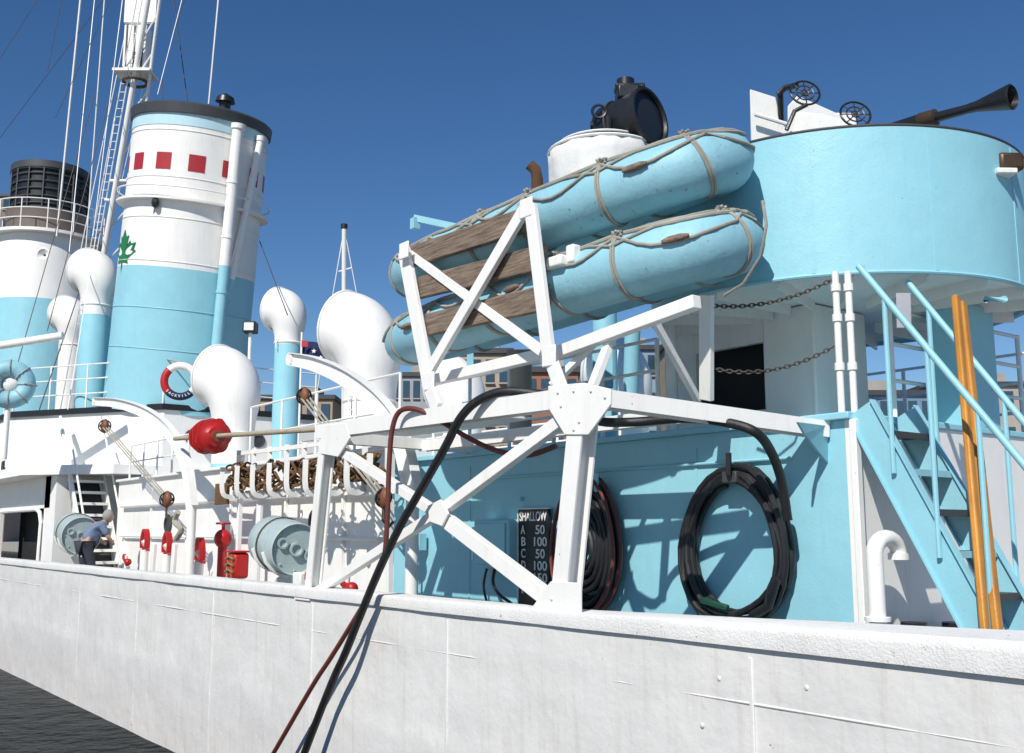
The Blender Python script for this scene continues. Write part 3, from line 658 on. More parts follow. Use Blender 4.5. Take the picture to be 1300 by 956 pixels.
# ---------------------------------------------------------------- searchlight
sp=D(765,215,13.8)
t=thing('searchlight_platform','white canvas wrapped tub beneath the black searchlight','platform',V((sp.x,sp.y,.93)))
ct=V((sp.x,sp.y,0)); zz=lambda v: D(765,v,13.8).z
m_=MB().lathe(ct,ZU,[(zz(285),.60),(zz(265),.67),(zz(235),.71),(zz(212),.72),(zz(198),.735),(zz(196),.72)],48); 
for q_ in m_.v: 
    g=math.atan2(q_.y-ct.y,q_.x-ct.x); s=1+.014*math.sin(g*11+q_.z*4)+.012*math.sin(g*23); q_.x=ct.x+(q_.x-ct.x)*s; q_.y=ct.y+(q_.y-ct.y)*s
mk('canvas_dodger', m_, CANVAS, t, ang=80)
mk('top_rail', MB().torus(ct+ZU*zz(195),ZU,.73,.022,40,6), WHITE, t)
mk('top_rail', MB().torus(ct+ZU*zz(185),ZU,.60,.016,40,6), WHITE, t)
mk('support_pillar', MB().cyl(ct+ZU*.93,ct+ZU*zz(272),.16,16), CYAN, t)
mk('floor', MB().lathe(ct,ZU,[(zz(274),0),(zz(274),.60),(zz(270),.60),(zz(270),0)],32), WHITE, t)
sc=D(797,160,13.7); ld=(-FH*.66+RT*.74+ZU*.10).normalized()
t=thing('searchlight','large black drum searchlight on its pivot mount','searchlight',sc-ZU*.45)
mk('drum', MB().lathe(sc-ld*.40,ld,[(0,0),(.01,.24),(.05,.34),(.12,.37),(.70,.38),(.705,.40),(.78,.40),(.78,.365),(.74,.35)],36), BLACK, t)
mk('lens', MB().lathe(sc-ld*.40,ld,[(.72,.37),(.745,.2),(.755,0)],36), LENS, t)
mk('drum_band', MB().torus(sc-ld*.12,ld,.384,.016,36,6), DGREY, t)
a,b_=perp(ld)
mk('top_vent', MB().box(sc+ZU*.42,(.30,.40,.20),R3), BLACK, t, bev=.03)
mk('top_vent_cover', MB().box(sc+ZU*.53+RT*.03,(.40,.24,.07),R3), BLACK, t, bev=.02)
mk('yoke', MB().tube([sc+a*.43,sc+a*.43-ZU*.3,sc-ZU*.46,sc-a*.43-ZU*.3,sc-a*.43],.04,8), BLACK, t)
mk('pivot_post', MB().cyl(V((sc.x,sc.y,zz(272))),sc-ZU*.40,.12,14), BLACK, t)
mk('trunnion_wheel', MB().torus(sc-RT*.40+ZU*.12-FH*.2,FH,.09,.02,18,6), BLACK, t)
mk('trunnion_hub', MB().cyl(sc-RT*.5,sc-RT*.3,.06,10), BLACK, t)
mk('vent_knob', MB().cyl(sc+ZU*.54-RT*.02,sc+ZU*.65-RT*.02,.12,14), BLACK, t)
mk('exhaust_pipe', MB().tube([D(682,300,13),D(682,250,13),D(682,228,13),D(680,216,13),D(672,209,13)],[.075,.075,.075,.072,.07],14), RUST, label='rusty bent exhaust pipe left of the white canvas tub', cat='pipe')
t=thing('boat_davit','thin cyan boat davit reaching left behind the floats','davit',D(590,292,14))
mk('arm', MB().bar(D(525,277,14),D(600,293,14),.09,.06,FH), CYAN, t); mk('post', MB().bar(D(597,292,14),D(597,470,14),.09,.09,FH), CYAN, t); mk('head_block', MB().box(D(527,284,14),(.1,.1,.15)), CYAN, t)
mk('stanchion_pipe', MB().tube([D(803,420,13),D(800,520,13)],.1,14), CYAN, label='thick cyan pipe seen under the floats beside the white cowl', cat='pipe')
mk('deck_locker', MB().box(D(765,462,12.5),(.25,.1,.6),R3), CYAN, label='small cyan locker beneath the floats', cat='locker', bev=.01)
# ---------------------------------------------------------------- hoses
def smooth_pts(P_,k=6):
    out=[]
    for i in range(len(P_)-1):
        p0=P_[max(i-1,0)]; p1=P_[i]; p2=P_[i+1]; p3=P_[min(i+2,len(P_)-1)]
        for j in range(k):
            t_=j/k; out.append(.5*((2*p1)+(p2-p0)*t_+(2*p0-5*p1+4*p2-p3)*t_**2+(3*p1-p0-3*p2+p3)*t_**3))
    out.append(P_[-1]); return out
hp=[(1000,660,6.7),(992,610,6.6),(978,572,6.4),(958,548,6.2),(920,536,6.1),(870,531,6.0),(800,536,5.8),(755,533,5.5),(715,508,5.4),(680,500,5.2),(640,497,5.05),(608,508,4.96),(585,530,4.9),(565,568,4.9),(540,612,4.9),(508,668,4.9),(482,722,4.86),(458,780,4.84),(438,830,4.82),(420,870,4.82),(385,960,4.8),(372,1000,4.8)]
mk('black_hose', MB().tube(smooth_pts([X(*q) for q in hp]),.038,12), RUBBER, label='thick black hose draped over the frame beam and down the hull', cat='hose')
hp=[(706,566,5.6),(670,578,5.5),(630,572,5.3),(595,556,5.2),(560,535,5.1),(530,520,5.0),(508,522,4.95),(498,545,4.92),(494,590,4.92),(492,650,4.92),(488,705,4.92),(474,745,4.88),(448,790,4.84),(420,835,4.82),(396,872,4.8),(345,960,4.8),(320,1000,4.8)]
mk('red_hose', MB().tube(smooth_pts([X(*q) for q in hp]),.024,10), REDHOSE, label='thin red brown hose hanging beside the thick black hose', cat='hose')
def coil(cu,cv,hw,hh,turns,x0,shrink=.02,amp=.035):
    c=X(cu,cv,x0); sc_=c.dot(FW)/1300; rw=hw*sc_/ .70; rh=hh*sc_; pts=[]
    for i in range(turns*28):
        g=2*pi*i/28; k=i/28
        a_=1-shrink*k+amp*noise.noise(V((k*1.7,math.cos(g),math.sin(g)))); dz=-.07*abs(noise.noise(V((k,5,1))))
        pts.append(V((x0-.035-.03*abs(noise.noise(V((k*2.3,1,math.sin(g)*2))))-.105*(.5-.5*math.cos(k*2.1)), c.y-math.sin(g)*rw*a_*(1-.08*math.cos(g)), c.z+math.cos(g)*rh*a_+dz)))
    return pts
t=thing('hose_coil','big black hose coil hung on the cyan wall, right of two','hose coil',X(940,790,6.9))
mk('hose', MB().tube(coil(940,692,61,101,9,6.97,.022,.09),.029,8), RUBBER, t)
mk('hanger', MB().tube([X(925,600,6.98),X(925,600,6.75),X(925,575,6.75)],.025,8), BLACK, t); mk('hanger_pad', MB().box(X(928,606,6.82),(.06,.16,.10)), DGREY, t, bev=.01)
mk('hose_nozzle', MB().tube([X(985,735,6.72),X(975,770,6.72),X(955,782,6.74)],.04,10), RUBBER, t)
t=thing('hose_coil','black hose coil hung on the cyan wall beside the lettered board','hose coil',X(755,780,6.9))
mk('hose', MB().tube(coil(755,695,37,82,17,6.97,.045),.030,8), RUBBER, t)
mk('outer_red_loop', MB().tube(coil(750,690,44,88,2,6.88,.04),.018,8), REDHOSE, t)
mk('hanger', MB().tube([X(757,622,6.98),X(757,622,6.78),X(757,600,6.78)],.025,8), CYAN, t)
t=thing('pipe_cleat','dark green cleat below the right hose coil','cleat',X(905,780,6.8))
mk('cleat_plate', MB().bar(X(890,762,6.78),X(924,772,6.78),.05,.05), GREEN, t, bev=.01); mk('cleat_foot', MB().bar(X(900,760,6.85),X(885,790,6.85),.05,.05), GREEN, t, bev=.01)
# board
b0=X(660,647,6.95); b1=X(698,647,6.95); bb=X(660,800,6.95)
t=thing('depth_setting_board','black board of white letters and numbers on the cyan wall','sign board',V((6.95,(b0.y+b1.y)/2,bb.z)))
W_=abs(b0.y-b1.y); mk('board', MB().span((6.93,b1.y,bb.z),(6.96,b0.y,b0.z)), BLACK, t)
mk('board_edge', MB().span((6.925,b0.y,bb.z),(6.965,b0.y+.012,b0.z+.012)), WHITE, t); mk('board_edge', MB().span((6.925,b1.y-.012,b0.z),(6.965,b0.y-.001,b0.z+.012)), WHITE, t)
def text(s,size,pos,mat,par,name='lettering',w=None,xdir=V((0,-1,0)),ydir=ZU,align='LEFT'):
    cu=bpy.data.curves.new('t','FONT'); cu.body=s; cu.size=size; cu.extrude=.002; cu.align_x=align; cu.offset=size*.014
    ob=bpy.data.objects.new('t',cu); C.objects.link(ob); bpy.context.view_layer.update()
    me=bpy.data.meshes.new_from_object(ob.evaluated_get(bpy.context.evaluated_depsgraph_get())); bpy.data.objects.remove(ob)
    xs=[q.co.x for q in me.vertices]; sx=1
    if w: sx=w/(max(xs)-min(xs))
    z_=xdir.cross(ydir); o0=W[par.name]
    for q in me.vertices: c=q.co.copy(); q.co=V(pos)+xdir*c.x*sx+ydir*c.y+z_*c.z-o0
    me.materials.clear(); me.materials.append(mat); o=bpy.data.objects.new(name,me); C.objects.link(o); o.parent=par; W[o.name]=o0; return o
rh=(b0.z-X(660,774,6.95).z)/9.6
text('SHALLOW',rh*1.25,(6.925,b0.y-W_*.05,b0.z-rh*1.1),LETTER,t,w=W_*.9)
for i,(a,n_) in enumerate((('A','50'),('B','100'),('C','50'),('D','100'),('E','150'),('F','25'))):
    z=b0.z-rh*(2.35+i*1.13); text(a,rh*1.2,(6.925,b0.y-W_*.10,z),LETTER,t,w=W_*.14); text(n_,rh*1.2,(6.925,b0.y-W_*(.48 if len(n_)==3 else .58),z),LETTER,t,w=W_*(.42 if len(n_)==3 else .3))
t=thing('junction_box','cyan steel junction box on the cyan wall left of the board','box',X(628,735,6.9))
a=X(606,660,6.85); b_=X(650,722,6.85)
mk('case', MB().span((6.8,b_.y,b_.z),(6.99,a.y,a.z)), CYAN, t, bev=.02); mk('lid', MB().span((6.775,b_.y+.04,b_.z+.04),(6.798,a.y-.04,a.z-.04)), CYAN, t, bev=.008)
mk('hinge', MB().cyl((6.79,a.y,a.z-.08),(6.79,a.y,b_.z+.08),.014,8), WHITE, t)
mk('cable', MB().tube(smooth_pts([X(628,722,6.88),X(626,740,6.88),X(634,755,6.88),X(652,770,6.88),X(660,800,6.88)]),.018,8), RUBBER, t); mk('cable', MB().tube(smooth_pts([X(618,722,6.88),X(614,745,6.88),X(620,775,6.88),X(618,800,6.88)]),.014,8), RUBBER, t)
# ---------------------------------------------------------------- davits and tackles
def davit(P_,x,w_,label):
    pts=smooth_pts([X(u,v,x) for u,v in P_],6); t=thing('davit',label,'davit',V((x,pts[-1].y,-1.6)),'curved depth charge davits')
    wl=[w_*(.75+.35*i/len(pts)) for i in range(len(pts))]
    mk('web', MB().ribbon(pts,wl,.03,(1,0,0)), WHITE, t)
    up=[];lo=[]
    for i,p in enumerate(pts):
        d=(pts[min(i+1,len(pts)-1)]-pts[max(i-1,0)]).normalized(); q_=d.cross(V((1,0,0))); up.append(p+q_*wl[i]/2); lo.append(p-q_*wl[i]/2)
    mk('flange', MB().ribbon(up,.014,.12,(1,0,0)), WHITE, t); mk('flange', MB().ribbon(lo,.014,.12,(1,0,0)), WHITE, t)
    e=pts[-1]; mk('post', MB().cyl(V((x,e.y,-1.6)),e+ZU*.05,w_*.34,14), WHITE, t)
    mk('head_sheave', MB().cyl(pts[0]-V((.05,0,0)),pts[0]+V((.05,0,0)),w_*.4,16), WHITE, t); return pts
davit([(121,510),(150,512),(185,524),(215,548),(236,588),(244,645)],6.2,.21,'left curved white davit arching over the small depth charge')
davit([(370,456),(400,462),(440,480),(480,512),(508,555),(524,622)],6.2,.22,'right curved white davit behind the big frame')
def tackle(a,b_,label,br=.13):
    t=thing('rope_tackle',label,'rope tackle',b_,'rope tackles hanging from the davits')
    for p in (a,b_):
        m_=MB().sph(p,br,(.6,1,1.15),14,8); mk('block', m_, WOODY, t); mk('sheave_pin', MB().cyl(p-V((br*.75,0,0)),p+V((br*.75,0,0)),br*.25,10), CHAINM, t)
        mk('strap', MB().torus(p,V((0,1,.2)),br*.95,.014,18,5), BLACK, t)
    for k in (-1,0,1): mk('fall_rope', MB().tube([a+RT*k*.06,b_+RT*k*.05],.014,6), ROPE, t)
    mk('hook', MB().tube([b_-ZU*br,b_-ZU*(br+.15),b_-ZU*(br+.24)+RT*.06,b_-ZU*(br+.16)+RT*.12],.02,7), CHAINM, t)
tackle(X(133,541,6.15),X(212,634,6.15),'rope tackle with wooden blocks hanging from the left davit',.13)
tackle(X(386,503,6.15),X(487,632,6.15),'rope tackle with wooden blocks hanging from the right davit',.11)
mk('rope_fender', MB().tube(smooth_pts([X(226,650,6.15),X(222,662,6.15),X(230,672,6.15),X(224,684,6.15)]),.05,8), ROPE, label='short frayed rope fender hanging below the left tackle', cat='rope')
# red ribbed drum on rod
a=X(222,557,6.0); b_=X(405,545,6.0); d=(b_-a).normalized(); cm=X(267,554,6.0); L=.56; c0=cm-d*L/2
t=thing('red_drum_boom','red ribbed drum threaded on a long thin boom','boom',X(267,575,6.0))
mk('boom_rod', MB().cyl(a,b_,.035,12), wood('boom_wood',(.3,.25,.18),(.5,.42,.3)), t)
pr=[(0,.05),(.02,.15)]
for i in range(5): pr+=[(L*(.10+i*.17),.20),(L*(.14+i*.17),.265),(L*(.19+i*.17),.265),(L*(.22+i*.17),.19)]
pr+=[(L*.98,.15),(L,.05)]
m_=MB().lathe(c0,d,pr,30)
for q_ in m_.v:
    dv=q_-cm; dv=dv-d*dv.dot(d); q_ += dv*(.16*noise.noise(q_*7))
mk('ribbed_drum', m_, RED, t)
mk('drum_core', MB().cyl(c0-d*.04,c0+d*(L+.04),.09,14), WOODY, t)
# ---------------------------------------------------------------- depth charges
def charge(u,v,x,label,tl,R=.30,L=.72):
    c=X(u,v,x); axx=V((-.10,-.97,-.10)).normalized(); o=c-axx*L*.5
    t=thing('depth_charge',label,'depth charge',c-ZU*R,'grey depth charge drums')
    pr=[(0,0),(0,R*.9),(.02,R*.98),(.04,R),(L*.28,R),(L*.285,R+.012),(L*.31,R+.012),(L*.315,R),(L*.66,R),(L*.665,R+.012),(L*.69,R+.012),(L*.695,R),(L-.03,R),(L,R*.985),(L+.01,R*.96),(L-.035,R*.9),(L-.035,0)]
    mk('drum', MB().lathe(o,axx,pr,40), PGREY, t)
    a_,b2=perp(axx); f=o+axx*(L-.03)
    mk('hub', MB().lathe(f,axx,[(0,.085),(.05,.085),(.05,.06),(.02,.055),(.02,0)],20), PGREY, t)
    for k in (-1,1):
        p=f+(a_*.16*k+b2*.07*k)*R/.3; mk('filler_cap', MB().lathe(p,axx,[(0,.07),(.035,.07),(.035,.045),(.015,.04),(.015,0)],16), PGREY, t)
    for k in range(8):
        g=2*pi*k/8; mk('lug', MB().sph(f+(a_*math.cos(g)+b2*math.sin(g))*R*.8,.016,(1,1,1),6,4), PGREY, t)
    t=thing('charge_thrower',tl,'thrower',V((c.x+.1,c.y,-1.6)),'depth charge throwers')
    for k in (-.2,.2):
        pts=[c+axx*k+(V((1,0,0))*math.cos(g)+ZU*math.sin(g))*(R+.025) for g in [rad(190+20*i) for i in range(9)]]
        mk('cradle_arm', MB().tube(pts,.025,8), WHITE, t)
    bt=V((c.x+.5,c.y-.15,-1.6)); mk('barrel', MB().cyl(c-ZU*(R+.05),bt+ZU*.2,.11,18), WHITE, t)
    mk('barrel_collar', MB().cyl((c-ZU*(R+.05)).lerp(bt,.2),(c-ZU*(R+.05)).lerp(bt,.32),.15,18), WHITE, t)
    mk('base', MB().box(bt+ZU*.12,(.6,.7,.24)), WHITE, t, bev=.03)
    mk('breech_box', MB().box(c+V((0,-.55,-.40)),(.16,.22,.16)), WHITE, t, bev=.02); mk('firing_lever', MB().bar(c+V((0,-.75,-.30)),c+V((0,-.5,-.48)),.07,.05), RED, t, bev=.01)
    mk('lashing_chain', MB().torus(c-axx*.05,axx,R+.016,.01,30,5), CHAINM, t)
charge(360,692,5.72,'grey depth charge drum in the middle, end caps facing the camera','white thrower cradle beneath the nearer depth charge',.325,.95)
charge(98,677,5.95,'grey depth charge drum at far left in front of the bending person','white thrower cradle beneath the far left depth charge',.385,1.05)
def chock(u,v,x,label):
    c=X(u,v,x); t=thing('red_capped_valve',label,'valve',V((c.x,c.y,-1.6)),'red capped valves on white standpipes')
    pts=[c+V((0,-math.cos(rad(g))*.13,math.sin(rad(g))*.26)) for g in range(-20,201,20)]
    mk('red_arch', MB().ribbon(pts,.05,.10,(1,0,0)), RED, t); mk('white_disc', MB().cyl(c-V((.03,0,.02)),c+V((.03,0,.02)),.075,16), WHITE, t)
    mk('standpipe', MB().cyl(V((c.x,c.y,-1.6)),c-ZU*.12,.08,12), WHITE, t); mk('side_bar', MB().bar(V((c.x+.05,c.y+.28,c.z-.1)),V((c.x,c.y-.26,c.z-.12)),.05,.03), RED, t)
chock(184,690,6.6,'red capped valve, leftmost of three behind the rail'); chock(212,695,6.5,'red capped valve, middle of three behind the rail'); chock(253,704,6.4,'red capped valve, rightmost of three behind the rail')
c=X(283,684,6.9); t=thing('red_hydrant','tall red fire hydrant valve with wheel on the white casing','hydrant',V((c.x,c.y,-1.6)))
mk('stem', MB().cyl(V((c.x,c.y,-1.6)),c+ZU*.12,.08,12), RED, t); mk('body', MB().sph(c,.15,(1,1,1.1),14,8), RED, t); mk('hand_wheel', MB().torus(c+ZU*.26,ZU,.11,.02,20,6).cyl(c,c+ZU*.28,.03,8).bar(c+ZU*.26-V((0,.1,0)),c+ZU*.26+V((0,.1,0)),.02,.02), RED, t); mk('outlet', MB().cyl(c,c+V((-.05,-.24,-.02)),.06,12), RED, t)
c=X(302,718,6.5); t=thing('hose_box','red steel hose box with dull straps below the hydrant','box',V((c.x,c.y,c.z-.28)))
mk('box_body', MB().box(c,(.26,.30,.40)), RED, t, bev=.05); mk('box_lid', MB().box(c+ZU*.215,(.29,.33,.03)), RED, t, bev=.01)
for k in (-.10,.0,.10): mk('strap', MB().tube([c+V((-.14,.15,k)),c+V((-.15,.0,k+.04)),c+V((-.14,-.15,k))],.020,6), STRAP, t)
for k in (-.08,.08): mk('strap', MB().box(c+V((-.135,k,0)),(.010,.03,.36)), STRAP, t)
for (u,v,x,lab) in ((160,712,6.2,'small red clamp by the far left depth charge'),(440,744,5.5,'small red clamp at the foot of the far frame post')):
    c=X(u,v,x); t=thing('red_clamp',lab,'clamp',c-ZU*.1,'small red clamps'); mk('jaw', MB().bar(c+V((0,.14,.09)),c+V((0,-.12,-.06)),.09,.07), RED, t, bev=.01); mk('screw', MB().cyl(c+V((0,-.02,.1)),c+V((0,.02,-.25)),.03,10), WHITE, t); mk('pad', MB().sph(c+V((0,-.12,-.02)),.07,(1,1,1),10,6), RED, t)
for (u0,v0,u1,v1,lab) in ((76,530,106,700,'tall white leaning plank post left of the white stairs'),(245,650,236,730,'slim white davit stay behind the red valves'),(330,640,325,745,'white pipe stanchion behind the nearer depth charge'),(196,690,192,740,'short white standpipe between the left and middle red valves'),(222,690,218,745,'short white standpipe right of the middle red valve')):
    mk('deck_post', MB().bar(X(u0,v0,6.4),X(u1,v1,6.4),.13,.06), WHITE, label=lab, cat='post', bev=.01)
# ---------------------------------------------------------------- chain rack
t=thing('chain_rack','white hooked rack holding rusty chain behind the frame','rack',V((6.6,14,-.6)))
r0=X(302,612,6.5); r1=X(492,600,6.5)
for i in range(9):
    f=i/8; p=r0.lerp(r1,f); hk=[p+V((0,0,.50)),p+V((0,0,-.1)),p+V((-.03,-.03,-.2)),p+V((-.15,-.05,-.24)),p+V((-.27,-.05,-.16)),p+V((-.28,-.05,.22))]
    mk('hook', MB().ribbon(smooth_pts(hk,4),.07,.05,(.4,1,0)), WHITE, t)
mk('rack_rail', MB().bar(r0+ZU*.45,r1+ZU*.45,.06,.05), WHITE, t); mk('rack_rail', MB().bar(r0-ZU*.2+V((.03,.2,0)),r1-ZU*.2+V((.03,-.2,0)),.12,.06), WHITE, t)
mk('rack_leg', MB().bar(V((6.55,r0.y,-1.6)),r0+V((.05,0,.45)),.08,.06), WHITE, t); mk('rack_leg', MB().bar(V((6.55,r1.y,-1.6)),r1+V((.05,0,.45)),.08,.06), WHITE, t)
m_=MB()
for k in range(190):
    f=random.random(); c=r0.lerp(r1,f)+V((-.12+random.uniform(-.1,.1),0,random.uniform(-.12,.24))); d=V((random.uniform(-.3,.3),1,random.uniform(-.5,.5))).normalized(); s,u_=perp(d); s=(s*random.uniform(-1,1)+u_).normalized()
    m_.tube([c+d*math.cos(2*pi*j/10)*.09+s*math.sin(2*pi*j/10)*.05 for j in range(10)],.018,6,closed=True)
mk('rusty_chain_pile', m_, RUST, label='heap of rusty brown anchor chain lying in the white hooked rack', cat='chain')
c=X(282,627,6.6); mk('yellow_plate', MB().box(c,(.04,.55,.35)), RUST, label='rust stained yellow plate left of the chain rack', cat='plate', bev=.01)
# ---------------------------------------------------------------- white stairs + person
sa=V((6.42,25.2,1.28)); sbm=V((6.42,23.0,-1.6))
t=thing('white_stairs','white inclined stairs leading to the bridge at left','stairs',V((6.8,24,-1.6)))
for dx in (0,.75): mk('stringer', MB().bar(sa+V((dx,0,0)),sbm+V((dx,0,0)),.24,.03), WHITE, t)
for i in range(11): c=sbm.lerp(sa,(i+.5)/11)+V((.375,0,0)); mk('tread', MB().box(c,(.71,.26,.06)), WHITE, t)
mk('stair_shade_sheet', MB().bar(sa+V((.375,.22,-.1)),sbm+V((.375,.22,-.1)),.02,.7,(1,0,0)), DGREY, t)  # dark sheet added behind the treads, its colour standing in for shade between steps
for dx in (-.02,.77): mk('handrail', MB().tube([sbm+V((dx,-.1,.85)),sa+V((dx,0,.9))],.025,8), WHITE, t); 
pc=D(108,690,20.6)
t=thing('person','grey haired person in blue grey shirt bending on the white stairs','person',pc-ZU*.9)
def skin(name,joints,edges,mat,par):
    me=bpy.data.meshes.new(name); o0=W[par.name]; me.from_pydata([j[0]-o0 for j in joints],edges,[]); o=bpy.data.objects.new(name,me); C.objects.link(o); o.parent=par; W[o.name]=o0
    o.modifiers.new('skin','SKIN')
    if not me.skin_vertices: 
        bpy.context.view_layer.objects.active=o; bpy.ops.mesh.customdata_skin_add()
    for i,j in enumerate(joints): me.skin_vertices[0].data[i].radius=(j[1],j[1]); 
    me.skin_vertices[0].data[0].use_root=True
    su=o.modifiers.new('sub','SUBSURF'); su.levels=2; su.render_levels=2; me.materials.append(mat); return o
fw=(RT*.70+FH*.70).normalized(); sd=fw.cross(ZU)
J=lambda f,s,z: pc+fw*f+sd*s+ZU*z
body=[(J(0,0,0),.13),(J(.12,0,.18),.12),(J(.26,0,.33),.13),(J(.36,0,.42),.06),(J(.40,0,.47),.05),
 (J(.25,.2,.34),.06),(J(.36,.25,.12),.045),(J(.48,.2,.0),.035),(J(.52,.19,-.03),.03),
 (J(.25,-.2,.34),.06),(J(.36,-.25,.12),.045),(J(.48,-.2,.0),.035),(J(.52,-.19,-.03),.03),
 (J(0,.1,-.05),.09),(J(.12,.12,-.45),.07),(J(.02,.12,-.85),.045),(J(.14,.13,-.88),.04),
 (J(0,-.1,-.05),.09),(J(.05,-.12,-.45),.07),(J(-.08,-.12,-.85),.045),(J(.05,-.13,-.88),.04)]
ed=[(0,1),(1,2),(2,3),(3,4),(2,5),(5,6),(6,7),(7,8),(2,9),(9,10),(10,11),(11,12),(0,13),(13,14),(14,15),(15,16),(0,17),(17,18),(18,19),(19,20)]
skin('body',body,ed,SKIN,t)
sh_=[(J(0,0,.02),.15),(J(.12,0,.19),.15),(J(.25,0,.34),.155),(J(.33,0,.40),.08),(J(.25,.2,.35),.08),(J(.33,.25,.16),.065),(J(.25,-.2,.35),.08),(J(.33,-.25,.16),.065)]
skin('shirt',sh_,[(0,1),(1,2),(2,3),(2,4),(4,5),(2,6),(6,7)],SHIRT,t)
skin('trousers',[(J(0,0,0),.15),(J(0,.1,-.06),.11),(J(.12,.12,-.45),.085),(J(.03,.12,-.8),.065),(J(0,-.1,-.06),.11),(J(.05,-.12,-.45),.085),(J(-.07,-.12,-.8),.065)],[(0,1),(1,2),(2,3),(0,4),(4,5),(5,6)],TROUS,t)
hc=J(.46,0,.54)
m_=MB().sph(hc,.10,(.9,1.0,1.22),18,12).sph(hc+fw*.10-ZU*.01,.02,(1,1,1.4),8,6).sph(hc+sd*.09,.025,(.6,.6,1.2),8,6).sph(hc-sd*.09,.025,(.6,.6,1.2),8,6)
mk('head', m_, SKIN, t, ang=80)
mk('hair', MB().sph(hc-fw*.022+ZU*.02,.112,(.95,1.0,1.15),18,12), HAIR, t, ang=80)
# ---------------------------------------------------------------- lifebuoy, raft, flags, small items
c=Yp(229,484,23.3); t=thing('lifebuoy','white navy and red lifebuoy hanging on the railing below the funnel','lifebuoy',c-ZU*.45)
an=V((-.45,-.89,0)).normalized(); s_=V((an.y,-an.x,0)); s_=-s_ if s_.dot(RT)<0 else s_
for i in range(4):
    g0_=pi/2*i+pi/4; pts=[c+s_*math.cos(g0_+pi/2*k/10)*.36+ZU*math.sin(g0_+pi/2*k/10)*.36 for k in range(11)]
    mk('ring_segment', MB().tube(pts,.09,12), (WHITE,RED,NAVY,WHITE)[i], t)
for i,ch in enumerate('SACKVILLE'):
    g=rad(-90-48+i*12); p=c+s_*math.cos(g)*.385+ZU*math.sin(g)*.385+an*.095
    rd=s_*math.cos(g)+ZU*math.sin(g); tx=-(s_*math.sin(g)-ZU*math.cos(g)); text(ch,.085,p,LETTER,t,xdir=tx,ydir=-rd,align='CENTER')
mk('hanging_line', MB().tube([c+ZU*.44,V((8.2,24.3,4.1))],.02,6), ROPE, t)
c=D(12,488,22); t=thing('small_life_float','round cyan life float standing on edge at the left edge','life float',c-ZU*.5)
mk('ring', MB().torus(c,(-FH+RT*.4),.34,.19,30,12), FLOATC, t); m_=MB(); a_,b2=perp(-FH+RT*.4)
for k in range(8): g=2*pi*k/8; o=a_*math.cos(g)+b2*math.sin(g); m_.torus(c+o*.34,a_*-math.sin(g)+b2*math.cos(g),.20,.016,14,5)
mk('lashing', m_, ROPE, t); mk('bracket', MB().cyl(V((c.x,c.y,1.518)),c-ZU*.45,.06,10), WHITE, t)
mk('canvas_cover', MB().sph(c+FH*.1,.22,(1,1,1),14,8), CANVAS, t)
fp=D(383,432,19); t=thing('flagstaff','small dark blue ensign with white stars on a short staff','flag',V((fp.x,fp.y,1.16)))
mk('staff', MB().cyl(V((fp.x,fp.y,1.16)),fp+ZU*.15,.02,8), WHITE, t)
vs=[];fs=[]
for i in range(13):
    for j in range(7):
        uu=i/12; vv=j/6; p=fp+RT*(uu*.62)-ZU*(vv*.42+uu*uu*.22)+FH*(.07*math.sin(uu*9+vv*2)); vs.append(p)
for i in range(12):
    for j in range(6): a=i*7+j; fs.append((a,a+1,a+8,a+7))
mk('flag_cloth', MB().add(vs,fs), NAVY, t, ang=90)
def star(c,r):
    return MB().plate([c+(RT*math.sin(pi*k/5)+ZU*math.cos(pi*k/5))*(r if k%2==0 else r*.45) for k in range(10)],FH,.012)
for (a_,b2) in ((.25,.22),(.38,.34),(.45,.17),(.14,.36)): mk('star', star(fp+RT*a_-ZU*b2-FH*.09,.045), LETTER, t)
mk('red_corner', MB().plate([fp-FH*.1+RT*x_-ZU*z_ for x_,z_ in ((.02,.02),(.14,.03),(.14,.14),(.02,.14))],FH,.01), REDB, t)
c=D(318,416,24); t=thing('deck_lamp','small black deck lamp on a post between two cowls','lamp',V((c.x,c.y,1.16)))
mk('lamp_box', MB().box(c,(.3,.3,.26),R3), BLACK, t, bev=.02); mk('lamp_glass', MB().box(c-FH*.16,(.22,.02,.18),R3), CANVAS, t); mk('lamp_post', MB().cyl(V((c.x,c.y,1.16)),c-ZU*.13,.04,8), WHITE, t)
c=X(8,592,5.75); mk('bulkhead_lamp', MB().box(c,(.2,.35,.3)), BLACK, label='black bulkhead lamp under the bridge overhang at far left', cat='lamp', bev=.06)
mk('white_boom', MB().cyl(D(-20,442,23),D(80,426,23),.09,12), WHITE, label='long white boom lying along the railing at left', cat='boom')
t=thing('pipe_stack','grey pipe stack standing behind the beam under the floats','pipe',D(660,540,11)); mk('stack', MB().cyl(D(661,555,11),D(661,448,11),.12,16), paint('stack_grey',(.33,.32,.3),.6), t); mk('stack_cap', MB().cyl(D(661,452,11),D(661,444,11),.15,16), paint('cap_grey',(.28,.27,.26),.6), t)
railing('aft_roof_railing','white pipe railing on the deckhouse roof behind the frame',[(7.4,11.3,.93),(7.4,7.2,.93)],1.0,(.35,.68,1.0),.9,WHITE)
railing('far_roof_railing','white pipe railing on the far side of the deckhouse roof',[(11.2,5.0,.93),(11.2,11.3,.93)],1.0,(.35,.68,1.0),.9,WHITE)
railing('far_casing_railing','white pipe railing on the far side of the engine casing roof',[(11.2,12,1.16),(11.2,23.5,1.16)],1.0,(.35,.68,1.0),1.3,WHITE)
a=D(437,400,60); b_=D(437,290,60); t=thing('yacht_mast','distant white yacht mast with spreaders left of the floats','mast',D(437,650,60))
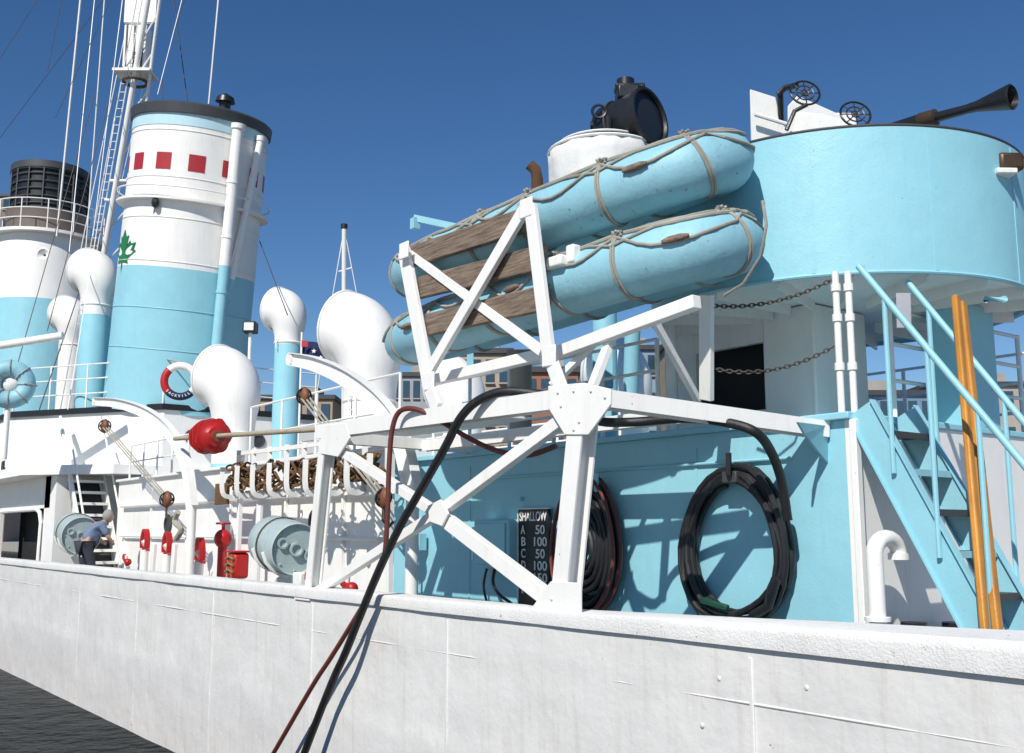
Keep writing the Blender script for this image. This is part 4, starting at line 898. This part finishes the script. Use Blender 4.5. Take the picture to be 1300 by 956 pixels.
mk('pole', MB().cyl(D(436,650,60),b_,.14,10), WHITE, t); mk('pole_top', MB().cyl(b_,b_+ZU*.25,.2,10), BLACK, t); mk('spreader', MB().tube([D(430,345,60),D(447,340,60)],.05,6), WHITE, t)
for u in (418,458): mk('shroud', MB().tube([b_,D(u,400,60),D(u+(u-437)*2,640,60)],.035,5), WHITE, t)
# ---------------------------------------------------------------- background buildings
def building(u0,u1,vt,d_,col,label,rows,cols,roof=None):
    a=D(u0,600,d_); b_=D(u1,600,d_); a.z=b_.z=0; rt=(b_-a).normalized(); fwd=V((-rt.y,rt.x,0)); zt_=D((u0+u1)/2,vt,d_).z; wd=(b_-a).length; mid=(a+b_)/2+fwd*6
    Rm=Matrix((rt,fwd,ZU)).transposed(); t=thing('harbour_building',label,'building',V((mid.x,mid.y,-1.6)),'buildings along the far shore')
    mk('wall', MB().box(V((mid.x,mid.y,(zt_-1.6)/2)),(wd,12,zt_+1.6),Rm), bmat('wall_'+label[:6],col), t)
    mk('roof', MB().box(V((mid.x,mid.y,zt_+.2)),(wd+.5,12.5,.4),Rm), roof or DGREY, t); mk('roof_plant', MB().box(V((mid.x,mid.y,zt_+1.1))+rt*wd*.2,(wd*.25,4,1.4),Rm), CONC, t)
    for i in range(rows):
        for j in range(cols):
            p=a+rt*(wd*(j+.5)/cols)-fwd*.02; p.z=zt_-1.3-i*3.2
            if p.z<0: continue
            f=mk('window', MB().box(p,(wd/cols*.62,.16,1.7),Rm), WGLASS, t); mk('sill', MB().box(p-ZU*.95-fwd*.05,(wd/cols*.7,.3,.12),Rm), CONC, f)
building(560,648,445,75,(.42,.36,.28),'tan stone harbour building behind the low white cowl',3,5)
building(650,735,470,70,(.30,.14,.09),'red brick harbour building seen under the floats',3,5)
building(740,850,440,85,(.25,.33,.42),'blue grey glass harbour building beneath the floats',4,8)
building(850,960,436,80,(.36,.30,.22),'brown harbour building seen left of the white pedestal',4,6)
building(1030,1190,500,80,(.16,.26,.38),'low blue harbour building right of the white pedestal',2,9)
building(1190,1340,488,90,(.40,.37,.33),'pale grey harbour building at the right edge',3,7)
building(240,420,505,95,(.40,.30,.22),'distant brown harbour building behind the casing cowls',2,10)
building(-60,10,232,160,(.25,.20,.17),'tall brown city building at the left edge',12,4)
building(455,560,475,100,(.34,.36,.38),'distant grey harbour building behind the right davit',3,8)
